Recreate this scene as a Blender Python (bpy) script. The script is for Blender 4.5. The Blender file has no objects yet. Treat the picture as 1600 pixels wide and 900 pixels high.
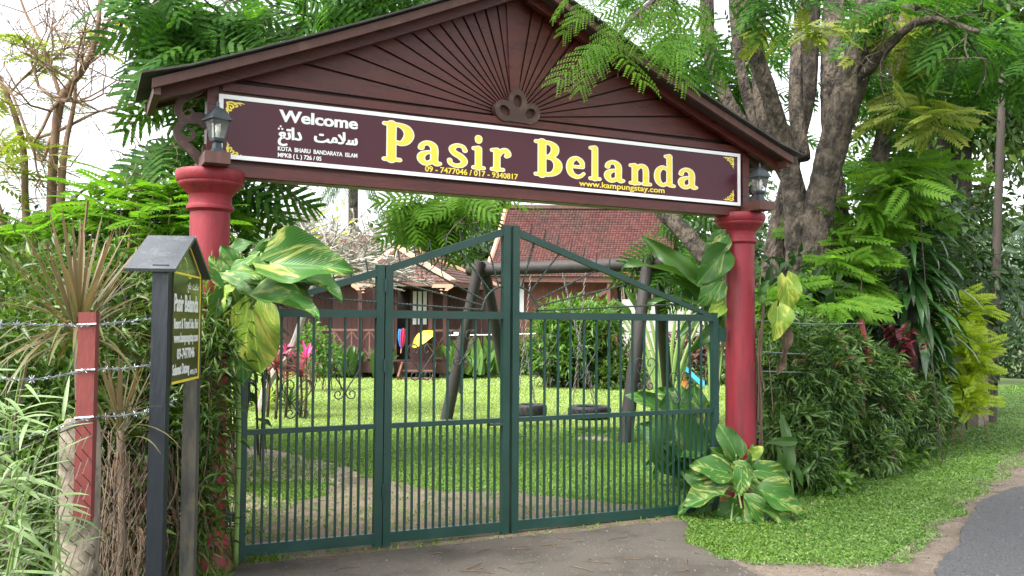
import bpy, math, random
import numpy as np
from mathutils import Vector, Matrix

random.seed(7)
RNG = np.random.default_rng(11)
SC = bpy.context.scene
COL = SC.collection

# ------------------------------------------------------------------ camera
F_PX, PITCH, ROLL, CAM_H = 1354.8, 0.044, 0.0059, 1.52
cam = bpy.data.cameras.new('camera')
cam.sensor_width = 36.0
cam.lens = 36.0 * F_PX / 1600.0
cam.clip_start, cam.clip_end = 0.05, 2000.0
camo = bpy.data.objects.new('camera', cam)
COL.objects.link(camo)
camo.matrix_world = (Matrix.Translation((0, 0, CAM_H)) @ Matrix.Rotation(math.pi / 2 + PITCH, 4, 'X')
                     @ Matrix.Rotation(ROLL, 4, 'Z'))
SC.camera = camo

# ------------------------------------------------------------------ sky, sun, exposure
SUN_DIR = Vector((-0.50, -0.42, 0.95)).normalized()        # towards the sun
world = bpy.data.worlds.new('World')
SC.world = world
world.use_nodes = True
wn = world.node_tree
bg = wn.nodes['Background']
sky = wn.nodes.new('ShaderNodeTexSky')
sky.sky_type = 'NISHITA'
sky.sun_disc = False
sky.sun_elevation = math.asin(SUN_DIR.z)
sky.sun_rotation = math.atan2(SUN_DIR.x, SUN_DIR.y)
sky.air_density, sky.dust_density, sky.ozone_density = 1.0, 4.0, 1.0
hsv = wn.nodes.new('ShaderNodeHueSaturation')
hsv.inputs['Saturation'].default_value = 0.18
wn.links.new(sky.outputs[0], hsv.inputs['Color'])
wn.links.new(hsv.outputs[0], bg.inputs[0])
bg.inputs[1].default_value = 0.15
sun = bpy.data.lights.new('sun', 'SUN')
sun.energy, sun.angle, sun.color = 1.3, math.radians(18), (1.0, 0.96, 0.88)
suno = bpy.data.objects.new('sun', sun)
COL.objects.link(suno)
suno.matrix_world = SUN_DIR.to_track_quat('Z', 'Y').to_matrix().to_4x4()
SC.view_settings.view_transform = 'Standard'
SC.view_settings.look = 'None'
SC.view_settings.gamma = 1.0
SC.view_settings.exposure = 2.0
SC.cycles.max_bounces = 8
SC.cycles.transparent_max_bounces = 8

# ------------------------------------------------------------------ geometry helpers
CP, SP, CR, SR = math.cos(PITCH), math.sin(PITCH), math.cos(ROLL), math.sin(ROLL)
CAMP = Vector((0, 0, CAM_H))


def ray(px, py):
    a = CR * (px - 800) + SR * (py - 450)
    b = -SR * (px - 800) + CR * (py - 450)
    u = -b / F_PX
    return Vector((a / F_PX, CP - u * SP, SP + u * CP))


def at(px, py, Y):
    d = ray(px, py)
    return CAMP + d * (Y / d.y)


def gr(px, py, z=0.0):
    d = ray(px, py)
    return CAMP + d * ((z - CAM_H) / d.z)


GL = Vector((-1.9135, 5.4635, 0))                            # foot of the near column
YAW, GW = 0.4598, 4.3
GU = Vector((math.cos(YAW), math.sin(YAW), 0))
GN = Vector((-math.sin(YAW), math.cos(YAW), 0))


def gp(px, py, v=0.0):
    """pixel -> (u, z) in the plane of the gate, v metres behind it"""
    d = ray(px, py)
    t = (GL + GN * v - CAMP).dot(GN) / d.dot(GN)
    p = CAMP + d * t
    return (p - GL).dot(GU), p.z


TM = {}


def tag(o, label=None, cat=None, group=None, kind=None):
    if label: o['label'] = label
    if cat: o['category'] = cat
    if group: o['group'] = group
    if kind: o['kind'] = kind
    return o


def thing(name, label, cat, loc=(0, 0, 0), rotz=0.0, group=None):
    o = bpy.data.objects.new(name, None)
    o.empty_display_size = 0.1
    COL.objects.link(o)
    o.location = loc
    o.rotation_euler = (0, 0, rotz)
    TM[o] = Matrix.Translation(loc) @ Matrix.Rotation(rotz, 4, 'Z')
    return tag(o, label, cat, group)


def put(name, me, parent=None, mat=None, M=None, world=False, kind=None):
    """link mesh data as one object; M local to the parent unless world=True"""
    o = bpy.data.objects.new(name, me)
    COL.objects.link(o)
    if mat is not None and not me.materials:
        me.materials.append(mat)
    M = M if M is not None else Matrix.Identity(4)
    if parent is not None:
        o.parent = parent
        if world:
            M = TM[parent].inverted() @ M
        TM[o] = TM[parent] @ M
    else:
        TM[o] = M
    o.matrix_basis = M
    if kind: o['kind'] = kind
    return o


def npmesh(name, V, F, mat=None, smooth=False, uv=None):
    V = np.asarray(V, dtype=np.float32).reshape(-1, 3)
    F = np.asarray(F, dtype=np.int32)
    n, k = F.shape
    me = bpy.data.meshes.new(name)
    me.vertices.add(len(V))
    me.vertices.foreach_set('co', V.ravel())
    me.loops.add(n * k)
    me.loops.foreach_set('vertex_index', F.ravel())
    me.polygons.add(n)
    me.polygons.foreach_set('loop_start', np.arange(n, dtype=np.int32) * k)
    if smooth:
        me.polygons.foreach_set('use_smooth', np.ones(n, dtype=bool))
    if uv is not None:
        l = me.uv_layers.new(name='UVMap')
        l.data.foreach_set('uv', np.asarray(uv, dtype=np.float32)[F.ravel()].ravel())
    me.update(calc_edges=True)
    if mat: me.materials.append(mat)
    return me


class MB:
    def __init__(s): s.v, s.f = [], []

    def add(s, vs, fs):
        o = len(s.v)
        s.v += [tuple(p) for p in vs]
        s.f += [tuple(i + o for i in f) for f in fs]
        return s

    def box(s, x0, x1, y0, y1, z0, z1, M=None):
        vs = [Vector((x, y, z)) for z in (z0, z1) for y in (y0, y1) for x in (x0, x1)]
        if M is not None: vs = [M @ p for p in vs]
        return s.add(vs, [(0, 2, 3, 1), (4, 5, 7, 6), (0, 1, 5, 4), (2, 6, 7, 3), (0, 4, 6, 2), (1, 3, 7, 5)])

    def bar(s, a, b, w, h, up=(0, 0, 1)):
        """square bar from a to b, w wide sideways and h along up"""
        a, b = Vector(a), Vector(b)
        d = b - a; L = d.length; d.normalize()
        x = d.cross(Vector(up))
        if x.length < 1e-5: x = d.cross(Vector((1, 0, 0)))
        x.normalize(); z = x.cross(d)
        vs = [p + x * (w / 2 * i) + z * (h / 2 * j) for p in (a, b) for i, j in ((-1, -1), (1, -1), (1, 1), (-1, 1))]
        return s.add(vs, [(0, 1, 2, 3), (7, 6, 5, 4), (0, 4, 5, 1), (1, 5, 6, 2), (2, 6, 7, 3), (3, 7, 4, 0)])

    def tube(s, pts, r, n=6, cap=True, twist=0.0, flute=0.0):
        pts = [Vector(p) for p in pts]
        k = len(pts)
        rs = r if hasattr(r, '__len__') else [r] * k
        o = len(s.v)
        t0 = (pts[1] - pts[0]).normalized()
        x = t0.cross(Vector((0, 0, 1)))
        if x.length < 1e-3: x = t0.cross(Vector((1, 0, 0)))
        x.normalize()
        for i in range(k):
            t = (pts[min(i + 1, k - 1)] - pts[max(i - 1, 0)])
            if t.length < 1e-9: t = t0
            t = t.normalized()
            x = (x - t * x.dot(t)); x.normalize()
            y = t.cross(x)
            for j in range(n):
                a = 2 * math.pi * j / n + twist * i
                q = 1 + flute * (math.sin(3 * a + i * .11) * .6 + math.sin(7 * a + i * .35) * .4 + random.uniform(-.25, .25)) if flute else 1
                s.v.append(tuple(pts[i] + (x * math.cos(a) + y * math.sin(a)) * (rs[i] * q)))
        for i in range(k - 1):
            for j in range(n):
                a, b = o + i * n + j, o + i * n + (j + 1) % n
                s.f.append((a, b, b + n, a + n))
        if cap:
            s.f.append(tuple(o + j for j in reversed(range(n))))
            s.f.append(tuple(o + (k - 1) * n + j for j in range(n)))
        return s

    def lathe(s, prof, n=32, c=(0, 0), squareness=0.0):
        o = len(s.v)
        for r, z in prof:
            for j in range(n):
                a = 2 * math.pi * j / n
                s.v.append((c[0] + r * math.cos(a), c[1] + r * math.sin(a), z))
        for i in range(len(prof) - 1):
            for j in range(n):
                a, b = o + i * n + j, o + i * n + (j + 1) % n
                s.f.append((a, b, b + n, a + n))
        s.f.append(tuple(o + j for j in reversed(range(n))))
        s.f.append(tuple(o + (len(prof) - 1) * n + j for j in range(n)))
        return s

    def prism(s, poly, d, axis='y', off=0.0):
        """2-D polygon (x,z) extruded along y from off to off+d"""
        n = len(poly)
        vs = [(x, off, z) for x, z in poly] + [(x, off + d, z) for x, z in poly]
        fs = [tuple(range(n)), tuple(reversed(range(n, 2 * n)))]
        fs += [(i, i + n, (i + 1) % n + n, (i + 1) % n) for i in range(n)]
        return s.add(vs, fs)

    def mesh(s, name, mat=None, smooth=False, autosmooth=None):
        me = bpy.data.meshes.new(name)
        me.from_pydata(s.v, [], s.f)
        if smooth: me.polygons.foreach_set('use_smooth', [True] * len(me.polygons))
        me.update()
        if autosmooth: me.set_sharp_from_angle(angle=math.radians(autosmooth))
        if mat: me.materials.append(mat)
        return me

    def build(s, name, mat, parent=None, smooth=False, M=None, world=False, kind=None, autosmooth=None):
        return put(name, s.mesh(name, mat, smooth, autosmooth), parent, None, M, world, kind)


def spline(pts, n=8):
    """Catmull-Rom through the points (tuples of any length)"""
    P = [np.array(p, dtype=float) for p in pts]
    P = [2 * P[0] - P[1]] + P + [2 * P[-1] - P[-2]]
    out = []
    for i in range(1, len(P) - 2):
        for k in range(n):
            t = k / n
            a, b, c, d = P[i - 1:i + 3]
            out.append(.5 * (2 * b + (c - a) * t + (2 * a - 5 * b + 4 * c - d) * t * t + (3 * b - a - 3 * c + d) * t ** 3))
    out.append(P[-2])
    return out


# --- flat shapes with smooth rounded strokes: distance field -> outline -> filled mesh
def stroke_field(strokes, X, Y):
    D = np.full(X.shape, 9.0)
    for st in strokes:
        p = st if len(st) == 2 else spline(st, 6)
        for (x0, y0, r0), (x1, y1, r1) in zip(p[:-1], p[1:]):
            dx, dy = x1 - x0, y1 - y0
            t = np.clip(((X - x0) * dx + (Y - y0) * dy) / max(dx * dx + dy * dy, 1e-9), 0, 1)
            D = np.minimum(D, np.hypot(X - x0 - t * dx, Y - y0 - t * dy) - (r0 + (r1 - r0) * t))
    return D


def outline(F, x0, y0, h):
    """marching squares -> closed loops at the zero level"""
    I = F < 0
    c = I[:-1, :-1].astype(int) + 2 * I[:-1, 1:] + 4 * I[1:, 1:] + 8 * I[1:, :-1]
    seg = {1: [(3, 0)], 2: [(0, 1)], 3: [(3, 1)], 4: [(1, 2)], 5: [(3, 2), (1, 0)], 6: [(0, 2)], 7: [(3, 2)],
           8: [(2, 3)], 9: [(2, 0)], 10: [(0, 3), (2, 1)], 11: [(2, 1)], 12: [(1, 3)], 13: [(1, 0)], 14: [(0, 3)]}
    nxt, pos = {}, {}

    def key(j, i, e):
        return {0: (j, i, 0), 1: (j, i + 1, 1), 2: (j + 1, i, 0), 3: (j, i, 1)}[e]

    for j, i in zip(*np.where((c > 0) & (c < 15))):
        for a, b in seg[int(c[j, i])]:
            ka, kb = key(j, i, a), key(j, i, b)
            nxt[ka] = kb
            for k in (ka, kb):
                if k not in pos:
                    jj, ii, o = k
                    f0 = F[jj, ii]; f1 = F[jj, ii + 1] if o == 0 else F[jj + 1, ii]
                    t = f0 / (f0 - f1)
                    pos[k] = (x0 + h * (ii + (t if o == 0 else 0)), y0 + h * (jj + (t if o == 1 else 0)))
    loops = []
    while nxt:
        k0, k = None, next(iter(nxt))
        lp = []
        while k in nxt:
            lp.append(pos[k]); k = nxt.pop(k)
        if len(lp) > 4: loops.append(lp)
    return loops


def filled(loops, depth=0.0):
    cu = bpy.data.curves.new('shape', 'CURVE')
    cu.dimensions = '2D'
    cu.fill_mode = 'BOTH'
    cu.extrude = depth / 2
    for lp in loops:
        sp = cu.splines.new('POLY')
        sp.points.add(len(lp) - 1)
        sp.points.foreach_set('co', [c for x, y in lp for c in (x, y, 0, 1)])
        sp.use_cyclic_u = True
    ob = bpy.data.objects.new('shape', cu)
    me = bpy.data.meshes.new_from_object(ob)
    bpy.data.objects.remove(ob); bpy.data.curves.remove(cu)
    return me


def stroke_mesh(strokes, grow=0.0, h=0.012, depth=0.0):
    pts = [p for st in strokes for p in st]
    m = max(p[2] for p in pts) + grow + 3 * h
    x0, x1 = min(p[0] for p in pts) - m, max(p[0] for p in pts) + m
    y0, y1 = min(p[1] for p in pts) - m, max(p[1] for p in pts) + m
    X, Y = np.meshgrid(np.arange(x0, x1, h), np.arange(y0, y1, h))
    return filled(outline(stroke_field(strokes, X, Y) - grow, x0, y0, h), depth)


def text_mesh(body, offset=0.018):
    cu = bpy.data.curves.new('text', 'FONT')
    cu.body = body; cu.size = 1.0; cu.offset = offset; cu.resolution_u = 4
    ob = bpy.data.objects.new('text', cu)
    me = bpy.data.meshes.new_from_object(ob)
    bpy.data.objects.remove(ob); bpy.data.curves.remove(cu)
    return me


# ------------------------------------------------------------------ materials
def newmat(name):
    m = bpy.data.materials.new(name)
    m.use_nodes = True
    nt = m.node_tree
    return m, nt, nt.nodes['Principled BSDF']


def nd(nt, t, **kw):
    n = nt.nodes.new(t)
    for k, v in kw.items():
        if k in n.inputs: n.inputs[k].default_value = v
        else: setattr(n, k, v)
    return n


def rgba(c): return (c[0], c[1], c[2], 1)


def surf(name, c1, c2, scale=4, rough=.6, bump=.2, stretch=(1, 1, 1), c3=None, scale3=1.5, lim3=(.55, .7), metallic=0,
         spec=.5, fine=60, coat=0, island=0.0, bdist=.01, stretch3=None):
    """noise mix of two colours, an optional third in patches, fine bump"""
    m, nt, p = newmat(name)
    L = nt.links.new
    tc = nd(nt, 'ShaderNodeTexCoord')
    mp = nd(nt, 'ShaderNodeMapping'); mp.inputs['Scale'].default_value = stretch
    L(tc.outputs['Object'], mp.inputs[0])
    n1 = nd(nt, 'ShaderNodeTexNoise', Scale=scale, Detail=6.0, Roughness=.6)
    L(mp.outputs[0], n1.inputs['Vector'])
    r1 = nd(nt, 'ShaderNodeMapRange'); r1.inputs[1].default_value = .35; r1.inputs[2].default_value = .65
    L(n1.outputs[0], r1.inputs[0])
    mx = nd(nt, 'ShaderNodeMixRGB'); mx.inputs[1].default_value = rgba(c1); mx.inputs[2].default_value = rgba(c2)
    L(r1.outputs[0], mx.inputs[0])
    out = mx.outputs[0]
    if c3:
        n3 = nd(nt, 'ShaderNodeTexNoise', Scale=scale3, Detail=5.0, Roughness=.65)
        if stretch3:
            m3_ = nd(nt, 'ShaderNodeMapping'); m3_.inputs['Scale'].default_value = stretch3
            L(tc.outputs['Object'], m3_.inputs[0]); L(m3_.outputs[0], n3.inputs['Vector'])
        else: L(tc.outputs['Object'], n3.inputs['Vector'])
        r3 = nd(nt, 'ShaderNodeMapRange'); r3.inputs[1].default_value, r3.inputs[2].default_value = lim3
        L(n3.outputs[0], r3.inputs[0])
        m3 = nd(nt, 'ShaderNodeMixRGB'); m3.inputs[2].default_value = rgba(c3)
        L(r3.outputs[0], m3.inputs[0]); L(out, m3.inputs[1])
        out = m3.outputs[0]
    if island:
        g = nd(nt, 'ShaderNodeNewGeometry')
        ra = nd(nt, 'ShaderNodeMapRange'); ra.inputs[3].default_value = 1 - island; ra.inputs[4].default_value = 1 + island
        L(g.outputs['Random Per Island'], ra.inputs[0])
        hs = nd(nt, 'ShaderNodeHueSaturation'); L(ra.outputs[0], hs.inputs['Value']); L(out, hs.inputs['Color'])
        out = hs.outputs[0]
    L(out, p.inputs['Base Color'])
    nr = nd(nt, 'ShaderNodeMapRange'); nr.inputs[3].default_value = max(rough - .12, .03); nr.inputs[4].default_value = min(rough + .12, 1)
    L(n1.outputs[0], nr.inputs[0]); L(nr.outputs[0], p.inputs['Roughness'])
    p.inputs['Metallic'].default_value = metallic
    p.inputs['Specular IOR Level'].default_value = spec
    p.inputs['Coat Weight'].default_value = coat
    if bump:
        nb = nd(nt, 'ShaderNodeTexNoise', Scale=fine, Detail=4.0)
        L(mp.outputs[0], nb.inputs['Vector'])
        b = nd(nt, 'ShaderNodeBump', Strength=bump, Distance=bdist)
        L(nb.outputs[0], b.inputs['Height']); L(b.outputs[0], p.inputs['Normal'])
    return m


def leafmat(name, cols, rough=.45, trans=.35, tcol=None, spec=.4, noise=2.0, iw=.55):
    """foliage: a colour of its own for each leaf, light passing through"""
    m, nt, p = newmat(name)
    L = nt.links.new
    g = nd(nt, 'ShaderNodeNewGeometry')
    tc = nd(nt, 'ShaderNodeTexCoord')
    n = nd(nt, 'ShaderNodeTexNoise', Scale=noise, Detail=3.0)
    L(tc.outputs['Object'], n.inputs['Vector'])
    ad = nd(nt, 'ShaderNodeMath', operation='MULTIPLY_ADD'); ad.inputs[1].default_value = iw
    L(g.outputs['Random Per Island'], ad.inputs[0])
    s = nd(nt, 'ShaderNodeMath', operation='MULTIPLY'); s.inputs[1].default_value = 1 - iw
    L(n.outputs[0], s.inputs[0]); L(s.outputs[0], ad.inputs[2])
    r = nd(nt, 'ShaderNodeValToRGB')
    e = r.color_ramp.elements
    e[0].color, e[1].color = rgba(cols[0]), rgba(cols[-1])
    e[0].position, e[1].position = .15, .9
    for i, c in enumerate(cols[1:-1]):
        x = e.new(.15 + .75 * (i + 1) / (len(cols) - 1)); x.color = rgba(c)
    L(ad.outputs[0], r.inputs[0])
    L(r.outputs[0], p.inputs['Base Color'])
    p.inputs['Roughness'].default_value = rough
    p.inputs['Specular IOR Level'].default_value = spec
    t = nd(nt, 'ShaderNodeBsdfTranslucent')
    mt = nd(nt, 'ShaderNodeMixRGB', blend_type='MULTIPLY'); mt.inputs[0].default_value = 1
    mt.inputs[2].default_value = rgba(tcol or (1.5, 1.6, .7))
    L(r.outputs[0], mt.inputs[1]); L(mt.outputs[0], t.inputs[0])
    ms = nd(nt, 'ShaderNodeMixShader'); ms.inputs[0].default_value = trans
    L(p.outputs[0], ms.inputs[1]); L(t.outputs[0], ms.inputs[2])
    L(ms.outputs[0], nt.nodes['Material Output'].inputs[0])
    return m


def variegated(name, green, dark, cream, lim=(.56, .62)):
    """large aroid leaf: cream and yellow streaks along the side veins, pale midrib"""
    m, nt, p = newmat(name)
    L = nt.links.new
    uv = nd(nt, 'ShaderNodeUVMap')
    sx = nd(nt, 'ShaderNodeSeparateXYZ'); L(uv.outputs[0], sx.inputs[0])
    ab = nd(nt, 'ShaderNodeMath', operation='ABSOLUTE'); L(sx.outputs[0], ab.inputs[0])
    vv = nd(nt, 'ShaderNodeMath', operation='MULTIPLY_ADD'); vv.inputs[1].default_value = -.75
    L(ab.outputs[0], vv.inputs[0]); L(sx.outputs[1], vv.inputs[2])
    oi = nd(nt, 'ShaderNodeObjectInfo')
    ro = nd(nt, 'ShaderNodeMath', operation='MULTIPLY'); ro.inputs[1].default_value = 37.0
    L(oi.outputs['Random'], ro.inputs[0])
    cb = nd(nt, 'ShaderNodeCombineXYZ')
    sc = nd(nt, 'ShaderNodeMath', operation='MULTIPLY'); sc.inputs[1].default_value = .8
    L(sx.outputs[0], sc.inputs[0]); L(sc.outputs[0], cb.inputs[0])
    s2 = nd(nt, 'ShaderNodeMath', operation='MULTIPLY'); s2.inputs[1].default_value = 1.9
    L(vv.outputs[0], s2.inputs[0]); L(s2.outputs[0], cb.inputs[1]); L(ro.outputs[0], cb.inputs[2])
    n = nd(nt, 'ShaderNodeTexNoise', Scale=1.5, Detail=6.0, Roughness=.68, Distortion=1.2); L(cb.outputs[0], n.inputs['Vector'])
    r = nd(nt, 'ShaderNodeMapRange'); r.inputs[1].default_value, r.inputs[2].default_value = lim
    L(n.outputs[0], r.inputs[0])
    n2 = nd(nt, 'ShaderNodeTexNoise', Scale=1.1, Detail=3.0); L(cb.outputs[0], n2.inputs['Vector'])
    mg = nd(nt, 'ShaderNodeMixRGB'); mg.inputs[1].default_value = rgba(green); mg.inputs[2].default_value = rgba(dark)
    L(n2.outputs[0], mg.inputs[0])
    mc = nd(nt, 'ShaderNodeMixRGB'); mc.inputs[2].default_value = rgba(cream)
    L(r.outputs[0], mc.inputs[0]); L(mg.outputs[0], mc.inputs[1])
    rib = nd(nt, 'ShaderNodeMapRange'); rib.inputs[1].default_value = .05; rib.inputs[2].default_value = .0
    L(ab.outputs[0], rib.inputs[0])
    mr = nd(nt, 'ShaderNodeMixRGB'); mr.inputs[2].default_value = rgba([min(1, c * 1.9) for c in green])
    L(rib.outputs[0], mr.inputs[0]); L(mc.outputs[0], mr.inputs[1])
    L(mr.outputs[0], p.inputs['Base Color'])
    p.inputs['Roughness'].default_value = .42
    w = nd(nt, 'ShaderNodeTexWave', Scale=3.2, Distortion=.4); w.bands_direction = 'Y'
    L(cb.outputs[0], w.inputs['Vector'])
    b = nd(nt, 'ShaderNodeBump', Strength=.25, Distance=.01); L(w.outputs[1], b.inputs['Height'])
    L(b.outputs[0], p.inputs['Normal'])
    t = nd(nt, 'ShaderNodeBsdfTranslucent'); L(mr.outputs[0], t.inputs[0])
    ms = nd(nt, 'ShaderNodeMixShader'); ms.inputs[0].default_value = .3
    L(p.outputs[0], ms.inputs[1]); L(t.outputs[0], ms.inputs[2])
    L(ms.outputs[0], nt.nodes['Material Output'].inputs[0])
    return m


M = {}
M['red'] = surf('red_paint', (.205, .010, .020), (.265, .018, .031), 4, .55, .3, (1, 1, .35), c3=(.085, .014, .016), scale3=2.2, lim3=(.48, .74), fine=40, stretch3=(7, 7, .7))
M['redbase'] = surf('red_paint_soiled', (.20, .012, .02), (.26, .02, .03), 5, .6, .3, c3=(.065, .035, .025), scale3=7, lim3=(.48, .68), fine=40)
M['wood'] = surf('dark_varnished_wood', (.062, .012, .010), (.100, .019, .014), 3, .30, .25, (1, 1, 8), c3=(.125, .036, .025), scale3=2.5, lim3=(.55, .85), island=.22)
M['barge'] = surf('weathered_bargeboard', (.070, .025, .019), (.105, .042, .031), 5, .55, .3, (6, 1, 1), c3=(.22, .14, .10), scale3=3, lim3=(.6, .8))
M['groove'] = surf('dark_groove_board', (.022, .008, .007), (.035, .012, .010), 5, .7, .1)  # dark backing board that shows in the gaps between the planks
M['soffit'] = surf('soffit_board', (.040, .022, .018), (.06, .03, .025), 3, .8, .2, c3=(.03, .03, .03))
M['felt'] = surf('roofing_felt', (.035, .033, .033), (.075, .07, .066), 6, .85, .5, c3=(.06, .07, .045), fine=120)
M['carve'] = surf('carved_wood', (.045, .022, .018), (.075, .038, .030), 8, .6, .3, c3=(.12, .085, .065), scale3=9)
M['signboard'] = surf('brown_vinyl', (.060, .010, .019), (.066, .012, .022), .8, .22, .10, fine=2.5, bdist=.03, spec=.3)
M['white'] = surf('white_paint', (.80, .82, .84), (.86, .87, .88), 3, .35, .05)
M['yellow'] = surf('yellow_vinyl', (.78, .60, .035), (.86, .70, .09), .9, .3, 0)
M['cream'] = surf('cream_vinyl', (.84, .80, .66), (.86, .82, .70), 2, .3, 0)
M['green'] = surf('green_gate_paint', (.007, .036, .028), (.012, .050, .039), 4, .36, .12, c3=(.030, .030, .018), scale3=11, lim3=(.60, .74), fine=90)
M['rod'] = surf('dull_green_rod', (.018, .038, .030), (.04, .055, .045), 12, .5, .1)
M['black'] = surf('black_lamp_metal', (.035, .045, .055), (.06, .072, .085), 12, .45, .2, metallic=.3, c3=(.14, .15, .16), scale3=14, lim3=(.6, .85))
M['bulb'] = surf('bulb_glass', (.75, .73, .62), (.8, .78, .7), 2, .3, 0)
M['post'] = surf('blue_black_post', (.007, .011, .018), (.013, .018, .026), 6, .5, .3, (1, 1, .2), c3=(.06, .065, .065), scale3=9, lim3=(.62, .8))
M['bare'] = surf('grey_bare_post', (.025, .028, .030), (.09, .08, .06), 7, .75, .4, (3, 3, .6), c3=(.10, .09, .05), scale3=5)
M['board'] = surf('dark_olive_board', (.035, .026, .014), (.055, .046, .022), 2, .22, 0)
M['slate'] = surf('painted_sheet_roof', (.050, .056, .064), (.075, .082, .09), 4, .4, .2, c3=(.13, .14, .14), scale3=6)
M['redpost'] = surf('red_painted_post', (.145, .024, .022), (.19, .036, .031), 6, .7, .3, (1, 1, .3), c3=(.09, .04, .035), scale3=7, lim3=(.55, .75))
M['concrete'] = surf('mossy_concrete', (.17, .14, .105), (.30, .26, .20), 9, .9, .7, c3=(.055, .05, .03), scale3=5, lim3=(.5, .66), fine=35)
M['wire'] = surf('galvanised_wire', (.30, .33, .36), (.45, .47, .5), 20, .45, 0, metallic=.6)
M['rust'] = surf('rusty_mesh_wire', (.055, .042, .033), (.10, .08, .063), 20, .7, 0, metallic=.2)
M['log'] = surf('dark_log', (.022, .019, .017), (.040, .035, .031), 6, .7, .4, (1, 1, .3), c3=(.035, .03, .028), scale3=3)
M['rubber'] = surf('tyre_rubber', (.012, .012, .013), (.024, .024, .025), 9, .6, .3)
M['chain'] = surf('chain_steel', (.10, .095, .085), (.16, .155, .145), 30, .5, 0, metallic=.5)
M['lawn'] = surf('lawn_soil', (.06, .10, .024), (.11, .15, .04), 3, .9, .5, c3=(.13, .10, .055), scale3=1.2, lim3=(.6, .8), fine=30)
M['dirt'] = surf('sandy_dirt', (.30, .235, .17), (.40, .33, .25), 3, .95, .6, c3=(.17, .12, .085), scale3=2.2, lim3=(.5, .7), fine=45)
M['mud'] = surf('dark_damp_dirt', (.11, .078, .055), (.18, .135, .10), 5, .9, .8, c3=(.06, .07, .03), scale3=4, lim3=(.52, .68), fine=40, bdist=.02)
M['apron'] = surf('worn_shaded_concrete', (.066, .056, .046), (.105, .091, .076), 3.2, .85, .6, c3=(.044, .036, .028), scale3=1.6, lim3=(.42, .60), fine=55)  # base darkened to stand in for tree shade; darker patches are stains
M['asphalt'] = surf('asphalt', (.036, .037, .042), (.088, .089, .096), 60, .7, 1.0, c3=(.20, .19, .19), scale3=75, lim3=(.60, .68), fine=70, bdist=.02)
M['gravel'] = surf('gravel_shoulder', (.13, .10, .075), (.20, .16, .125), 30, .95, .9, c3=(.075, .058, .04), scale3=3, lim3=(.45, .68), fine=80, bdist=.02)
M['stone'] = surf('loose_stone', (.09, .08, .07), (.17, .155, .14), 20, .9, 0, island=.5)
M['bark'] = surf('grey_mottled_bark', (.058, .043, .032), (.16, .128, .098), 14, .9, 1.0, (1, 1, .45), c3=(.026, .021, .017), scale3=6, lim3=(.46, .60), fine=30, bdist=.06)
M['darkbark'] = surf('dark_bark', (.030, .023, .018), (.065, .052, .042), 6, .9, 1.0, (1, 1, .3), c3=(.10, .09, .07), scale3=4, lim3=(.6, .7), fine=20, bdist=.04)
M['tanbark'] = surf('tan_bark', (.17, .10, .062), (.26, .17, .11), 6, .85, .6, (1, 1, .3), c3=(.09, .055, .035), scale3=4, fine=25)
M['whitebark'] = surf('pale_smooth_bark', (.30, .28, .24), (.42, .40, .35), 8, .8, .3, c3=(.20, .18, .14), scale3=6)
M['twig'] = surf('dry_twig', (.075, .05, .032), (.14, .10, .065), 12, .9, .2)
M['tile'] = surf('clay_roof_tile', (.085, .045, .035), (.135, .074, .057), 5, .85, .3, c3=(.07, .05, .042), scale3=1.2, lim3=(.5, .68), island=.4)
M['redtile'] = surf('dark_red_roof_tile', (.082, .026, .023), (.115, .036, .032), 5, .9, .3, c3=(.060, .034, .028), scale3=.9, lim3=(.42, .66), island=.3)
M['salmon'] = surf('terracotta_ridge', (.52, .27, .18), (.62, .34, .23), 4, .8, .2, c3=(.36, .2, .14), scale3=3)
M['brownwall'] = surf('brown_plank_wall', (.045, .016, .013), (.070, .025, .020), 4, .7, .3, (4, 4, .4), island=.2)
M['orangewall'] = surf('warm_plank_wall', (.135, .045, .025), (.18, .064, .036), 4, .65, .3, (4, 4, .4), island=.15)
M['rail'] = surf('railing_wood', (.125, .055, .040), (.18, .085, .062), 6, .7, .2)
M['darkvoid'] = surf('painted_indoor_shade', (.02, .014, .012), (.03, .02, .017), 2, .9, 0)  # near-black colour stands in for the shade indoors
M['greywall'] = surf('grey_board_fence', (.36, .33, .31), (.46, .43, .41), 5, .85, .3, island=.1)
M['thatch'] = surf('dry_sticks', (.14, .10, .075), (.26, .20, .15), 9, .95, .5)
M['beige'] = surf('beige_plastic', (.66, .52, .36), (.72, .58, .41), 3, .5, .1)
M['tan'] = surf('brown_plastic', (.33, .19, .10), (.40, .23, .13), 3, .5, .1)
M['blue'] = surf('blue_plastic', (.035, .30, .50), (.05, .36, .57), 3, .35, 0)
M['orange'] = surf('orange_plastic', (.60, .22, .05), (.66, .26, .07), 3, .45, 0)
M['pink'] = surf('pink_plastic', (.70, .07, .18), (.75, .10, .22), 3, .4, 0)
M['clothred'] = surf('red_cloth', (.55, .02, .08), (.62, .03, .10), 6, .7, .1)
M['clothblue'] = surf('blue_cloth', (.01, .17, .60), (.015, .22, .68), 6, .6, .1)
M['clothyellow'] = surf('yellow_cloth', (.66, .45, .03), (.74, .52, .05), 6, .6, .1)
M['pole'] = surf('weathered_pole', (.038, .030, .024), (.068, .056, .044), 5, .85, .4, (1, 1, .2))
M['pot'] = surf('grey_pot', (.16, .15, .14), (.24, .22, .20), 6, .8, .3)
M['bluepot'] = surf('blue_glazed_pot', (.06, .13, .26), (.09, .18, .33), 5, .4, .1)
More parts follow.
